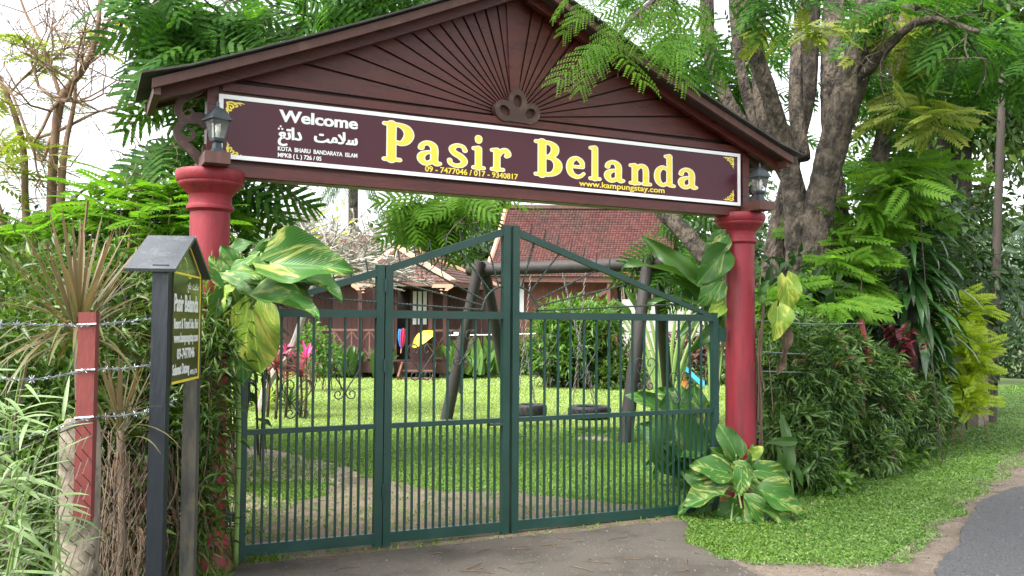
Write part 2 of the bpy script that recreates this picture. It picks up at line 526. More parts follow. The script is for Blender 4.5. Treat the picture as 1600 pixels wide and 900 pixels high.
# leaves
M['frond'] = leafmat('feathery_leaflet', [(.016, .055, .010), (.035, .11, .016), (.07, .17, .022), (.12, .23, .03)], .6, .5, noise=3.0, iw=.3, spec=.15)
M['frondlight'] = leafmat('young_feathery_leaflet', [(.05, .135, .012), (.10, .22, .02), (.16, .29, .03)], .6, .5, noise=3.0, iw=.3, spec=.2)
M['frondyellow'] = leafmat('yellowing_leaflet', [(.13, .19, .03), (.20, .25, .04), (.27, .29, .06)], .55, .45)
M['bamboo'] = leafmat('bamboo_leaf', [(.028, .075, .020), (.055, .125, .030), (.10, .185, .045), (.18, .26, .085)], .40, .3, spec=.5)  # palest leaf colour paints in highlights on the hedge
M['hedge'] = leafmat('hedge_leaf', [(.022, .058, .010), (.045, .10, .014), (.08, .15, .02), (.13, .20, .03)], .42, .3)
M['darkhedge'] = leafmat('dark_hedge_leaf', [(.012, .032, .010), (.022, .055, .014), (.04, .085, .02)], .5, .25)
M['lime'] = leafmat('lime_leaf', [(.20, .30, .015), (.32, .43, .025), (.46, .55, .04)], .45, .4)
M['shrub'] = leafmat('shrub_leaf', [(.04, .11, .014), (.08, .18, .02), (.14, .26, .03)], .4, .35)
M['fargreen'] = leafmat('distant_foliage', [(.030, .062, .022), (.055, .10, .035), (.085, .14, .05)], .6, .3)
M['palmgrey'] = leafmat('grey_green_palm', [(.045, .085, .05), (.08, .135, .08), (.12, .18, .10)], .5, .25)
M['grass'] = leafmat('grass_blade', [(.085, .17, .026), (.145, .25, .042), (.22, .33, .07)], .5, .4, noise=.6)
M['grasslit'] = leafmat('sunlit_lawn_blade', [(.20, .29, .075), (.28, .375, .11), (.37, .45, .165)], .55, .42, noise=.5)  # paler than the near grass: sunlight on the open lawn put into the colour
M['carpet'] = leafmat('carpet_grass_leaf', [(.04, .11, .018), (.095, .20, .032), (.16, .27, .055), (.27, .36, .13)], .34, .3, noise=2.5, spec=.7)  # palest blade colour stands in for glints off the verge leaves
M['strap'] = leafmat('dark_strap_leaf', [(.022, .07, .02), (.04, .11, .028), (.07, .15, .04)], .22, .22, spec=.8)
M['dracaena'] = leafmat('red_edged_dracaena', [(.07, .115, .03), (.13, .075, .04), (.10, .13, .04), (.19, .12, .075), (.09, .125, .035), (.17, .17, .09)], .45, .3, tcol=(1.2, 1.1, .8))
M['palebamboo'] = leafmat('pale_striped_bamboo', [(.085, .17, .045), (.15, .25, .08), (.26, .35, .17), (.07, .14, .03)], .45, .35, tcol=(1.2, 1.3, .7))
M['cordyline'] = leafmat('pink_cordyline', [(.16, .035, .05), (.30, .06, .09), (.26, .14, .10), (.10, .10, .03)], .4, .3, tcol=(1.3, 1, 1))
M['hotpink'] = leafmat('pink_bract', [(.75, .05, .25), (.85, .10, .34)], .4, .35, tcol=(1.1, 1, 1))
M['croton'] = leafmat('croton_leaf', [(.045, .012, .02), (.08, .018, .03), (.13, .02, .03), (.06, .05, .02), (.26, .22, .03)], .35, .25, tcol=(1.2, 1, .9))
M['banana'] = leafmat('broad_green_leaf', [(.030, .075, .014), (.05, .12, .02)], .35, .3)
M['stalk'] = leafmat('pale_green_stalk', [(.16, .27, .07), (.24, .36, .11)], .45, .15)
M['dry'] = leafmat('dry_leaf', [(.11, .06, .035), (.19, .11, .06), (.26, .18, .10)], .7, .2, tcol=(1.2, 1, .7))
M['pothos'] = variegated('variegated_leaf', (.060, .19, .022), (.030, .115, .018), (.44, .47, .13), (.52, .64))
M['pothosgreen'] = variegated('green_aroid_leaf', (.055, .16, .020), (.026, .095, .016), (.28, .36, .06), (.56, .68))
M['pothosyellow'] = variegated('yellowed_leaf', (.24, .36, .04), (.16, .30, .035), (.55, .55, .10), (.5, .62))


def glass_mat():
    m, nt, p = newmat('clear_lamp_glass')
    p.inputs['Base Color'].default_value = (.9, .93, .93, 1)
    p.inputs['Roughness'].default_value = .08
    p.inputs['Transmission Weight'].default_value = .92
    p.inputs['IOR'].default_value = 1.1
    return m


M['glass'] = glass_mat()


# ------------------------------------------------------------------ ground
def inside(P, poly):
    if len(P) > 4000 and len(poly) > 12:
        a = np.array(poly); lo, hi = a.min(0), a.max(0)
        k = np.where((P[:, 0] > lo[0]) & (P[:, 0] < hi[0]) & (P[:, 1] > lo[1]) & (P[:, 1] < hi[1]))[0]
        r = np.zeros(len(P), bool); r[k] = inside_(P[k], poly); return r
    return inside_(P, poly)


def inside_(P, poly):
    x, y = P[:, 0], P[:, 1]
    c = np.zeros(len(P), bool)
    for (x0, y0), (x1, y1) in zip(poly, poly[1:] + poly[:1]):
        if y0 == y1: continue
        c ^= ((y0 > y) != (y1 > y)) & (x < (x1 - x0) * (y - y0) / (y1 - y0) + x0)
    return c


def wavy(poly, step=.12, amp=.05):
    """densify an outline and roughen it"""
    out = []
    n = len(poly)
    for i in range(n):
        a, b = Vector(poly[i]), Vector(poly[(i + 1) % n])
        L = (b - a).length
        k = max(1, min(60, int(L / step)))
        d = (b - a) / max(L, 1e-6)
        nn = Vector((-d.y, d.x))
        for j in range(k):
            p = a + (b - a) * (j / k)
            w = amp * (math.sin(p.x * 5.1 + p.y * 3.3) * .5 + math.sin(p.x * 13 - p.y * 11) * .35 + random.uniform(-.5, .5))
            out.append(tuple(p + nn * w))
    return out


def gxy(*pp): return [tuple(gr(x, y).xy) for x, y in pp]


def sheet(name, poly, z, mat):
    me = bpy.data.meshes.new(name)
    me.from_pydata([(x, y, z) for x, y in poly], [], [tuple(range(len(poly)))])
    if me.polygons[0].normal.z < 0: me.flip_normals()
    me.update()
    return tag(put(name, me, None, mat), kind='structure')


n = 40
gv = [(x, y, 0) for y in np.linspace(-60, 500, n) for x in np.linspace(-300, 300, n)]
gf = [(j * n + i, j * n + i + 1, (j + 1) * n + i + 1, (j + 1) * n + i) for j in range(n - 1) for i in range(n - 1)]
tag(put('lawn', npmesh('lawn', gv, gf, M['lawn'])), kind='structure')

DIRT = [wavy(gxy((270, 690), (370, 695), (450, 710), (560, 733), (545, 757), (440, 754), (380, 752), (270, 756)), .1, .10),
        wavy(gxy((280, 776), (390, 772), (465, 790), (440, 822), (280, 835)), .1, .08),
        wavy(gxy((890, 682), (950, 683), (955, 690), (895, 689)), .12, .06)]
MUD = wavy(gxy((330, 872), (400, 800), (480, 782), (540, 748), (620, 752), (700, 768), (800, 772), (900, 780), (990, 788), (1075, 802), (1082, 822), (800, 852), (600, 872), (350, 896)), .1, .10)
for d in DIRT: sheet('bare_earth', d, .004, M['dirt'])
sheet('damp_earth', MUD, .008, M['mud'])
VERGE = gxy((1075, 848), (1180, 877), (1300, 878), (1412, 872), (1450, 828), (1538, 750), (1600, 702), (1680, 660)) + [(16, 19), (14, 24), (9.5, 19)] + gxy((1545, 640), (1500, 680), (1380, 730), (1250, 770), (1160, 790), (1080, 815))
SHOULDER = gxy((1080, 868), (1180, 880), (1300, 880), (1408, 870), (1442, 826), (1500, 764), (1545, 733), (1600, 692)) + [(11, 13.2), (32, 26), (62, 44), (62, 30), (20, -4), (4, -10), (-1, -6), (-.2, 2), (.6, 4.4)]
sheet('gravel_shoulder', wavy(SHOULDER, .06, .09), .009, M['gravel'])
APRON = gxy((365, 886), (600, 864), (800, 842), (1078, 814), (1070, 850), (1120, 868)) + [(1.55, 5.2), (.9, 4.4), (.2, 2), (-.5, -5), (-5, -5), (-4, 1), (-1.5, 2.6), (-1.62, 4.8)]
sheet('driveway', wavy(APRON, .1, .025), .012, M['apron'])
ROAD = gxy((1455, 904), (1478, 872), (1501, 839), (1520, 806), (1542, 782), (1568, 771), (1600, 763)) + [(6.2, 9.1), (9, 11), (30, 24), (60, 41), (60, 33), (30, 6), (12, -6), (4, -9), (.4, -6), (1.0, 1.5), (1.9, 3.9)]
sheet('road', wavy(ROAD, .05, .035), .022, M['asphalt'])


# ------------------------------------------------------------------ vegetation helpers
def unit(A): return A / np.maximum(np.linalg.norm(A, axis=-1, keepdims=True), 1e-9)


def place(tv, tf, P, D, N, S, flip=False):
    """copies of a template (x side, y along, z up) at P along D with normals near N, all in one array pair"""
    D = unit(D); X = unit(np.cross(D, N)); Z = np.cross(X, D)
    S = np.asarray(S)
    if S.ndim == 1: S = np.stack([S, S, S], 1)
    V = (P[:, None, :] + tv[None, :, 0:1] * X[:, None, :] * S[:, None, 0:1] + tv[None, :, 1:2] * D[:, None, :] * S[:, None, 1:2]
         + tv[None, :, 2:3] * Z[:, None, :] * S[:, None, 2:3])
    m = len(tv)
    F = tf[None] + (np.arange(len(P)) * m)[:, None, None]
    return V.reshape(-1, 3), F.reshape(-1, tf.shape[1])


LEAF = (np.array([(0, 0, 0), (-.5, .4, .12), (.5, .4, .12), (0, .42, 0), (0, 1, -.18)], float),
        np.array([(0, 3, 1), (0, 2, 3), (1, 3, 4), (3, 2, 4)]))
BLADE = (np.array([(-.5, 0, 0), (.5, 0, 0), (.42, .5, .0), (-.42, .5, .0), (0, 1, -.3)], float),
         np.array([(0, 1, 2), (0, 2, 3), (3, 2, 4)]))
SPIKE = (np.array([(-.5, 0, 0), (.5, 0, 0), (0, 1, -.25)], float), np.array([(0, 1, 2)]))


def frond_template(k=7, m=4, pin=.42, leaf=.085, wid=.042, single=False):
    vs, fs = [], []

    def quad(c, d, l, w, z):
        d = d / np.linalg.norm(d); s = np.array([-d[1], d[0]])
        o = len(vs)
        a = c; b = c + d * l * .45 + s * w; e = c + d * l; f = c + d * l * .45 - s * w
        for q, dz in ((a, z), (b, z + .006), (e, z - .02), (f, z + .006)): vs.append((q[0], q[1], dz))
        fs.append((o, o + 1, o + 2, o + 3))

    for i in range(k):
        y = .14 + .84 * i / (k - 1)
        pl = pin * (.55 + .45 * math.sin(math.pi * (.25 + .6 * i / (k - 1))))
        for sgn in (-1, 1):
            ang = math.radians(62 - 22 * i / (k - 1)) * sgn
            d = np.array([math.sin(ang), math.cos(ang)])
            base = np.array([0, y])
            z0 = -.14 * y * y
            if single:
                quad(base, d, pl, pl * .14, z0)
            else:
                for j in range(m):
                    c = base + d * pl * (j + .5) / m
                    z = z0 - .10 * ((j + .5) / m) ** 2
                    for s2 in (-1, 1):
                        a2 = ang + s2 * math.radians(58)
                        quad(c, np.array([math.sin(a2), math.cos(a2)]), leaf * (1.05 - .4 * j / m), wid * .5 * (1.05 - .3 * j / m), z)
    o = len(vs)
    vs += [(-.006, 0, 0), (.006, 0, 0), (.004, 1, -.14), (-.004, 1, -.14)]
    fs.append((o, o + 1, o + 2, o + 3))
    return np.array(vs, float), np.array(fs)


FROND_NEAR = frond_template(6, 8, .46, .080, .042)
FROND = frond_template(5, 5, .50, .125, .075)
FROND_FAR = frond_template(8, 1, .42, single=True)
# pinnate leaf: two rows of leaflets on one rachis


def pinnate_template(k=10, l=.28, w=.052):
    vs, fs = [], []
    for i in range(k):
        y = .12 + .85 * i / (k - 1)
        ll = l * (.6 + .4 * math.sin(math.pi * (.2 + .65 * i / (k - 1))))
        for s in (-1, 1):
            a = math.radians(65 - 30 * i / (k - 1)) * s
            d = np.array([math.sin(a), math.cos(a)]); q = np.array([-d[1], d[0]])
            o = len(vs); b = np.array([0, y]); z = -.16 * y * y
            for p, dz in ((b, 0), (b + d * ll * .4 + q * w, .01), (b + d * ll, -.05), (b + d * ll * .4 - q * w, .01)): vs.append((p[0], p[1], z + dz))
            fs.append((o, o + 1, o + 2, o + 3))
    o = len(vs)
    vs += [(-.006, 0, 0), (.006, 0, 0), (.003, 1, -.16), (-.003, 1, -.16)]
    fs.append((o, o + 1, o + 2, o + 3))
    return np.array(vs, float), np.array(fs)


PINNATE = pinnate_template()


def fern_template(k=7, pin=.44, wid=.050, seg=3):
    """bipinnate leaf whose pinnae read as toothed strips"""
    vs, fs = [], []
    for i in range(k):
        y = .12 + .86 * i / (k - 1)
        pl = pin * (.5 + .5 * math.sin(math.pi * (.22 + .62 * i / (k - 1))))
        for s in (-1, 1):
            a = math.radians(66 - 34 * i / (k - 1)) * s
            d = np.array([math.sin(a), math.cos(a)]); q = np.array([-d[1], d[0]])
            z0 = -.22 * y * y
            for j in range(seg * 2):
                t0, t1 = j / (seg * 2), (j + 1.25) / (seg * 2)
                o = len(vs)
                w0 = wid * (1 - .45 * t0)
                b0, b1 = np.array([0, y]) + d * pl * t0, np.array([0, y]) + d * pl * min(t1, 1.02)
                w1 = wid * (1 - .45 * t1) if j < seg * 2 - 1 else wid * .15
                for p_, zz in ((b0 - q * w0 * .62, 0), (b0 + q * w0 * .62, -.012), (b1 + q * w1, -.02), (b1 - q * w1, .0)):
                    vs.append((p_[0], p_[1], z0 - .22 * pl * t0 * t0 + zz))
                fs.append((o, o + 1, o + 2, o + 3))
    o = len(vs)
    vs += [(-.007, 0, 0), (.007, 0, 0), (.004, 1, -.22), (-.004, 1, -.22)]
    fs.append((o, o + 1, o + 2, o + 3))
    return np.array(vs, float), np.array(fs)


FERN = fern_template()


def blob(c, r, n, shell=.55):
    """points in an ellipsoid, denser towards its skin"""
    d = unit(RNG.normal(size=(n, 3)))
    q = RNG.random(n) ** (1 / 3)
    q = shell + (1 - shell) * q if shell else q
    q = np.where(RNG.random(n) < .25, RNG.random(n), q)
    return np.array(c) + d * q[:, None] * np.array(r), d


def clumped(blobs, per_clump, spread, shell=.4):
    """leaf positions gathered in twig-sized clumps inside blobs: [(centre, radii, number of leaves)]"""
    P, D = [], []
    for c, r, n in blobs:
        k = max(1, int(n / per_clump))
        cp, cd = blob(c, r, k, shell)
        m = max(1, n // k)
        off = RNG.normal(size=(k, m, 3)) * spread
        P.append((cp[:, None] + off).reshape(-1, 3))
        D.append((cd[:, None] * .6 + unit(off + 1e-6) * .7).reshape(-1, 3))
    return np.concatenate(P), np.concatenate(D)


def fronds(blobs, tmpl, L=(.32, .55), down=.25, per=6, spread=.05, shell=.4, outw=.5, face=0.0):
    """rosettes of fronds radiating from twig ends"""
    cp, cd = [], []
    for c, r, n in blobs:
        p, d = blob(c, r, max(1, int(round(n / per))), shell)
        cp.append(p); cd.append(d)
    cp, cd = np.concatenate(cp), np.concatenate(cd)
    k = len(cp); n = k * per
    ax = unit(cd * outw + RNG.normal(size=(k, 3)) * .35 + np.array([0, -.1, .25]))
    P = np.repeat(cp, per, 0) + RNG.normal(size=(n, 3)) * spread
    az = np.tile(np.arange(per) * 2 * np.pi / per, k) + RNG.normal(0, .3, n) + np.repeat(RNG.random(k) * 6.28, per)
    H = np.stack([np.cos(az), np.sin(az), RNG.normal(-down, .22, n)], 1) + np.repeat(ax, per, 0) * .45
    N = np.array([0, -face, 1.0 - .3 * face]) + RNG.normal(size=(n, 3)) * (.22 + .25 * face)
    return place(tmpl[0], tmpl[1], P, H, N, RNG.uniform(L[0], L[1], n))


def leaves(blobs, L=(.08, .14), W=.24, down=.5, per=7, spread=.09, shell=.55, outw=.5, tmpl=LEAF):
    P, D = clumped(blobs, per, spread, shell)
    n = len(P)
    H = D * outw + RNG.normal(size=(n, 3)) * .5 + np.array([0, 0, -down])
    N = np.array([0, -.35, 1.0]) + RNG.normal(size=(n, 3)) * .5
    s = RNG.uniform(L[0], L[1], n)
    return place(tmpl[0], tmpl[1], P, H, N, np.stack([s * W, s, s], 1))


def cat(*parts):
    V, F, o = [], [], 0
    for v, f in parts:
        V.append(v); F.append(f + o); o += len(v)
    return np.concatenate(V), np.concatenate(F)


def foliage(name, vf, mat, parent, kind=None):
    """leaf arrays in world coordinates -> one part of the plant"""
    v, f = vf
    off = np.array(TM[parent].translation)
    return put(name, npmesh(name, v - off, f, mat), parent, kind=kind)


def limb(mb, pts, sides=9, rough=.06, loc=Vector((0, 0, 0)), n=5, flute=0.0):
    """tapered limb through (point, radius) pairs"""
    s = spline([(*p, r) for p, r in pts], n)
    P = [Vector(q[:3]) - loc for q in s]
    R = [max(q[3], .002) * random.uniform(1 - rough, 1 + rough) for q in s]
    mb.tube(P, R, sides, flute=flute)


def twigs(mb, p, d, L, r, depth, loc=Vector((0, 0, 0)), spread=.6, up=.1, kids=3, bend=.25, tips=None, sides=5, shrink=.68):
    d = d.normalized()
    q = [p]
    for i in range(3):
        d = (d + Vector((random.gauss(0, bend), random.gauss(0, bend), random.gauss(up, bend)))).normalized()
        q.append(q[-1] + d * L / 3)
    mb.tube([x - loc for x in q], [r, r * .9, r * .78, r * .66], sides, cap=False)
    if depth == 0:
        if tips is not None: tips.append((q[-1], d))
        return
    for k in range(kids):
        s = q[-1] if k < 2 else q[random.choice((1, 2))]
        nd_ = (d + Vector((random.gauss(0, spread), random.gauss(0, spread), random.gauss(up, spread)))).normalized()
        twigs(mb, s, nd_, L * shrink * random.uniform(.8, 1.2), r * .62, depth - 1, loc, spread, up, kids, bend, tips, sides, shrink)


# ------------------------------------------------------------------ grass
def scatter_lawn(n, y0, y1, xr, mats):
    Y = y0 * (y1 / y0) ** RNG.random(n)
    X = Y * (xr[0] + (xr[1] - xr[0]) * RNG.random(n))
    return np.stack([X, Y, np.zeros(n)], 1)


def blades(P, L, W, tmpl=BLADE, lean=.55):
    n = len(P)
    az = RNG.random(n) * 2 * np.pi
    D = np.stack([np.cos(az) * lean, np.sin(az) * lean, np.ones(n)], 1) + RNG.normal(size=(n, 3)) * .2
    D[:, 2] = np.abs(D[:, 2])
    N = np.stack([-np.cos(az) * .2, -np.sin(az) * .2, np.ones(n)], 1) + RNG.normal(size=(n, 3)) * .3
    s = RNG.uniform(.6, 1.2, n) * L
    return place(tmpl[0], tmpl[1], P, D, N, np.stack([W * s / np.mean(s), s, s], 1))


def keep(P, frac_dirt=.06, frac_mud=.09):
    k = np.ones(len(P), bool)
    for d in DIRT: k &= ~(inside(P, d) & (RNG.random(len(P)) > frac_dirt))
    k &= ~(inside(P, MUD) & (RNG.random(len(P)) > frac_mud))
    k &= ~inside(P, APRON) & ~inside(P, SHOULDER)
    return P[k]


P = keep(scatter_lawn(150000, 5.6, 13.0, (-.36, .30), None))
near = blades(P, .035 + .0012 * P[:, 1], .0085 + .0005 * P[:, 1], lean=.9)
P = keep(scatter_lawn(90000, 12.5, 30.0, (-.40, .30), None))
far = blades(P, .03 + .0012 * P[:, 1], .010 + .0012 * P[:, 1], SPIKE, lean=.8)
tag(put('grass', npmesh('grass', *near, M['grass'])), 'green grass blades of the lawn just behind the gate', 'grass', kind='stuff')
tag(put('grass', npmesh('grass', *far, M['grasslit'])), 'short grass of the open lawn before the houses, sunlight painted into its pale green', 'grass', kind='stuff')


def in_poly(poly, n, bias=2.0):
    a = np.array(poly)
    lo, hi = a.min(0), a.max(0)
    out, c = [], 0
    while c < n:
        P = lo + (hi - lo) * RNG.random((n * 4, 2))
        P = P[inside(P, poly)]
        P = P[RNG.random(len(P)) < np.minimum(1, (lo[1] / P[:, 1]) ** bias * 1.0)]
        out.append(P); c += len(P)
    P = np.concatenate(out)[:n]
    return np.concatenate([P, np.zeros((len(P), 1))], 1)


VERGE_W = wavy(VERGE, .22, .12)
P = in_poly(VERGE_W, 150000)
vg = blades(P, .028 + .0012 * P[:, 1], .0065 + .0005 * P[:, 1], BLADE, lean=1.1)
P2 = in_poly(VERGE_W, 16000)
P2[:, 2] = RNG.uniform(.01, .04, len(P2))
az = RNG.random(len(P2)) * 2 * np.pi
s = RNG.uniform(.012, .024, len(P2)) * (1 + .05 * P2[:, 1])
vg2 = place(LEAF[0], LEAF[1], P2, np.stack([np.cos(az), np.sin(az), RNG.normal(.15, .2, len(az))], 1), np.array([0, 0, 1.]) + RNG.normal(size=(len(az), 3)) * .25, np.stack([s * .6, s, s], 1))
tag(put('grass', npmesh('grass', *cat(vg, vg2), M['carpet'])), 'low broad-leaved green grass on the roadside verge', 'grass', kind='stuff')
P = in_poly(wavy(gxy((1060, 862), (1180, 888), (1300, 888), (1425, 884), (1470, 835), (1556, 758), (1600, 722), (1600, 690), (1525, 745), (1440, 815), (1400, 862), (1180, 872)), .08, .08), 5200, 1.0)
P[:, 2] = .009
tag(put('grass', npmesh('grass', *blades(P, .035, .007, lean=1.2), M['carpet'])), 'sparse grass straggling onto the gravel at the road edge', 'grass', kind='stuff')
# sparse weeds by the near column and the fence foot
P = np.stack([RNG.uniform(-2.6, -1.45, 5000), RNG.uniform(3.6, 5.7, 5000), np.zeros(5000)], 1)
P = P[~inside(P, APRON)]
tag(put('grass', npmesh('grass', *blades(P, .10, .010, lean=.7), M['grass'])), 'rough weedy grass at the foot of the near red column', 'grass', kind='stuff')
P = np.stack([RNG.uniform(-7, -1.8, 26000), RNG.uniform(3.0, 10, 26000), np.zeros(26000)], 1)
tag(put('grass', npmesh('grass', *blades(P, .07, .012, lean=.9), M['grass'])), 'grass seen through the rusty mesh under the hedge', 'grass', kind='stuff')

# ------------------------------------------------------------------ red columns
COLPROF = [(.188, 0), (.188, .03), (.176, .045), (.160, .07), (.150, .10), (.153, .12), (.160, .14), (.156, .165), (.140, .185), (.131, .20), (.136, .215), (.134, .235),
           (.128, .25), (.127, .6), (.125, 1.3), (.122, 1.9), (.121, 2.225), (.133, 2.236), (.143, 2.243), (.145, 2.255), (.143, 2.266), (.131, 2.275), (.130, 2.33),
           (.136, 2.338), (.150, 2.352), (.174, 2.378), (.190, 2.392), (.197, 2.405), (.196, 2.412), (.205, 2.42), (.212, 2.45), (.213, 2.475), (.204, 2.487)]


def column(u, label):
    p = GL + GU * u
    t = thing('red_column', label, 'column', p, YAW, 'red columns carrying the entrance roof')
    cut = lambda a, b: [q for q in COLPROF if a <= q[1] <= b]
    MB().lathe(cut(0, .25), 40).build('base', M['redbase'], t, True, autosmooth=40)
    MB().lathe(cut(.25, 2.225), 40).build('shaft', M['red'], t, True, autosmooth=40)
    MB().lathe(cut(2.225, 2.5), 40).build('capital', M['red'], t, True, autosmooth=40)
    return t


column(0, 'red painted column behind the black post notice board')
column(GW, 'red painted column with variegated leaves growing round its foot')

# ------------------------------------------------------------------ entrance roof: beam, fan gable, boards
VF = -.30                                                    # front overhang of the roof
roof = thing('entrance_roof', 'dark wooden gable roof with fan-shaped planks over the gate', 'roof', GL, YAW)
uL, zL = gp(238, 122, VF)
uR, zR = gp(1240, 240, VF)
uA, zA = gp(829, -20, VF)
uA, zEv = (uL + uR) / 2, (zL + zR) / 2
zA = zA + .10
zb0 = gp(355, 263, -.07)[1]
US0, ZS1 = gp(342, 147, -.10); US1, ZS1b = gp(1155, 241, -.10)
ZS0, ZS0b = gp(342, 247, -.10)[1], gp(1155, 322, -.10)[1]
BH = .070


def rz(u, below=0.0):
    """height of the roof's upper edge at u, slightly concave"""
    t = min(1, abs(u - uA) / (uR - uA))
    return zA + (zEv - zA) * t - .05 * math.sin(math.pi * t) * 0.6 - below


def slope_board(name, ua, ub, va, vb, d0, d1, mat, n=10):
    m = MB()
    us = np.linspace(ua, ub, n + 1)
    o = 0
    for i, u in enumerate(us):
        m.v += [(u, va, rz(u, d0)), (u, vb, rz(u, d0)), (u, vb, rz(u, d1)), (u, va, rz(u, d1))]
        if i:
            a = (i - 1) * 4
            m.f += [(a + j, a + (j + 1) % 4, a + 4 + (j + 1) % 4, a + 4 + j) for j in range(4)]
    m.f += [(3, 2, 1, 0), (n * 4, n * 4 + 1, n * 4 + 2, n * 4 + 3)]
    return m.build(name, mat, roof, autosmooth=30)


for a, b in ((uL, uA - .001), (uA + .001, uR)):
    slope_board('bargeboard', a, b, VF, VF + .03, .012, BH, M['barge'])
    slope_board('bargeboard', a, b, .33, .36, .012, BH, M['barge'])
    e = -.06 if a == uL else 0
    slope_board('roof_sheet', a + e, b + (.06 if a != uL else 0), VF - .04, .40, -.012, .0, M['felt'])
    slope_board('soffit', a + .02, b - .02, VF + .035, .325, .03, .045, M['soffit'])
    slope_board('rafter', a + .05, b, -.16, -.11, .047, .12, M['wood'])
for u in (uL + .03, uR - .03):
    MB().box(u - .02, u + .02, VF + .03, .33, rz(u, .05) - .06, rz(u, .05)).build('eave_board', M['barge'], roof)
# gable backing and the planks of the fan
gu0, gu1 = .10, GW - .10
ztop = ZS1 + .085
poly = [(gu0, ztop)] + [(gu1, ztop)] + [(u, rz(u, .05)) for u in np.linspace(gu1, gu0, 25)]
MB().prism(poly, .02, off=-.012).build('gable_backing', M['groove'], roof)
cu_, cz_ = gp(803, 178, -.03)
cu_ = (uL + uR) / 2 + .0
cz_ = ztop + .02


def fan_edge(ang):
    """distance from the fan's centre to the gable's edge at this angle"""
    c, s_ = math.cos(ang), math.sin(ang)
    t = .05
    while t < 4:
        u, z = cu_ + c * t, cz_ + s_ * t
        if u < gu0 + .01 or u > gu1 - .01 or z > rz(u, .055): break
        t += .01
    return t


NP = 13
edges = [math.radians(88 - 87.6 * (i / NP) ** .93) for i in range(NP + 1)]
for sgn in (1, -1):
    for i in range(NP):
        a0, a1 = edges[i], edges[i + 1]
        if sgn < 0: a0, a1 = math.pi - a0, math.pi - a1
        r0 = .10
        pts = []
        g = .0085                                             # half gap, in metres at the rim
        e0, e1 = fan_edge(a0), fan_edge(a1)
        for a, e, s_ in ((a0, e0, -1), (a1, e1, 1)):
            off = g * s_ * (1 if a1 > a0 else -1) * -1
            nx, nz = -math.sin(a), math.cos(a)
            near_, far_ = (cu_ + math.cos(a) * r0 + nx * off * .5, cz_ + math.sin(a) * r0 + nz * off * .5), (cu_ + math.cos(a) * e + nx * off, cz_ + math.sin(a) * e + nz * off)
            pts.append((near_, far_))
        mid = (a0 + a1) / 2
        em = fan_edge(mid)
        tip = (cu_ + math.cos(mid) * em, cz_ + math.sin(mid) * em)
        poly = [pts[0][0], pts[0][1], tip, pts[1][1], pts[1][0]]
        if sgn > 0: poly.reverse()
        MB().prism(poly, .018, off=-.034 - .002 * (i % 2)).build('gable_plank', M['wood'], roof)
MB().prism([(cu_ - .03, cz_ + .09), (cu_ + .03, cz_ + .09), (cu_ + .075, rz(cu_ + .07, .055)), (cu_ - .075, rz(cu_ + .07, .055))], .03, off=-.048).build('centre_plank', M['wood'], roof)
# rosette: three lobes with round hollows
def ring(cx, cz, r, ell, rot):
    c, s_ = math.cos(rot), math.sin(rot)
    return [(cx + c * math.cos(a) * r - s_ * math.sin(a) * r * ell, cz + s_ * math.cos(a) * r + c * math.sin(a) * r * ell, .020) for a in np.linspace(0, 2 * math.pi, 14)]


ros = [ring(0, .125, .055, 1.25, 0), ring(-.105, .045, .055, 1.2, .9), ring(.105, .045, .055, 1.2, -.9), [(-.05, .0, .02), (.05, .0, .02)], [(-.12, -.012, .018), (.12, -.012, .018)], [(0, 0, .03), (0, .06, .022)]]
me = stroke_mesh(ros, 0, .006, .05)
put('rosette', me, roof, M['carve'], Matrix.Translation((cu_, -.075, cz_ - .02)) @ Matrix.Rotation(math.pi / 2, 4, 'X'))
inner = [[(x, z, r) for x, z, r in ((0, .125, .05), (0, .13, .05))], [(-.105, .045, .05), (-.1, .045, .05)], [(.105, .045, .05), (.1, .045, .05)]]
put('rosette_hollow', stroke_mesh(inner, 0, .008, .01), roof, M['barge'], Matrix.Translation((cu_, -.056, cz_ - .02)) @ Matrix.Rotation(math.pi / 2, 4, 'X'))
# beam behind the sign, mouldings and short posts
MB().box(.035, GW - .035, -.065, .05, min(ZS0, ZS0b) - .085, ztop - .004).build('beam', M['wood'], roof)
MB().box(.05, GW - .05, -.085, -.066, ztop - .055, ztop - .002).build('moulding', M['wood'], roof)
MB().box(.05, GW - .05, -.092, -.066, min(ZS0, ZS0b) - .082, min(ZS0, ZS0b) - .012).build('moulding', M['wood'], roof)
for u in (-.005, GW + .005):
    MB().box(u - .035, u + .035, -.075, .045, 2.53, rz(u, .05)).build('post', M['wood'], roof)
    MB().box(u - .075, u + .075, -.33, .20, 2.4885, 2.560).build('bearer', M['barge'], roof)
# carved scroll brackets
br = [[(.0, .50, .028), (-.05, .44, .03), (-.14, .38, .032), (-.17, .30, .03), (-.13, .25, .026), (-.085, .27, .02), (-.09, .305, .016), (-.115, .305, .014)],
      [(-.13, .24, .03), (-.05, .26, .045), (.0, .24, .05)], [(-.13, .24, .03), (-.17, .18, .03), (-.15, .11, .032), (-.07, .04, .035), (.0, -.04, .04)],
      [(-.15, .14, .024), (-.10, .12, .02), (-.075, .15, .018), (-.09, .185, .014), (-.115, .18, .012)], [(0, .0, .03), (0, .08, .03)]]
bme = stroke_mesh(br, -.007, .007, .035)
put('bracket', bme, roof, M['carve'], Matrix.Translation((-.035, -.01, 2.555)) @ Matrix.Rotation(math.pi / 2, 4, 'X'))
put('bracket', bme, roof, None, Matrix.Translation((GW + .035, -.01, 2.555)) @ Matrix.Scale(-1, 4, (1, 0, 0)) @ Matrix.Rotation(math.pi / 2, 4, 'X'))

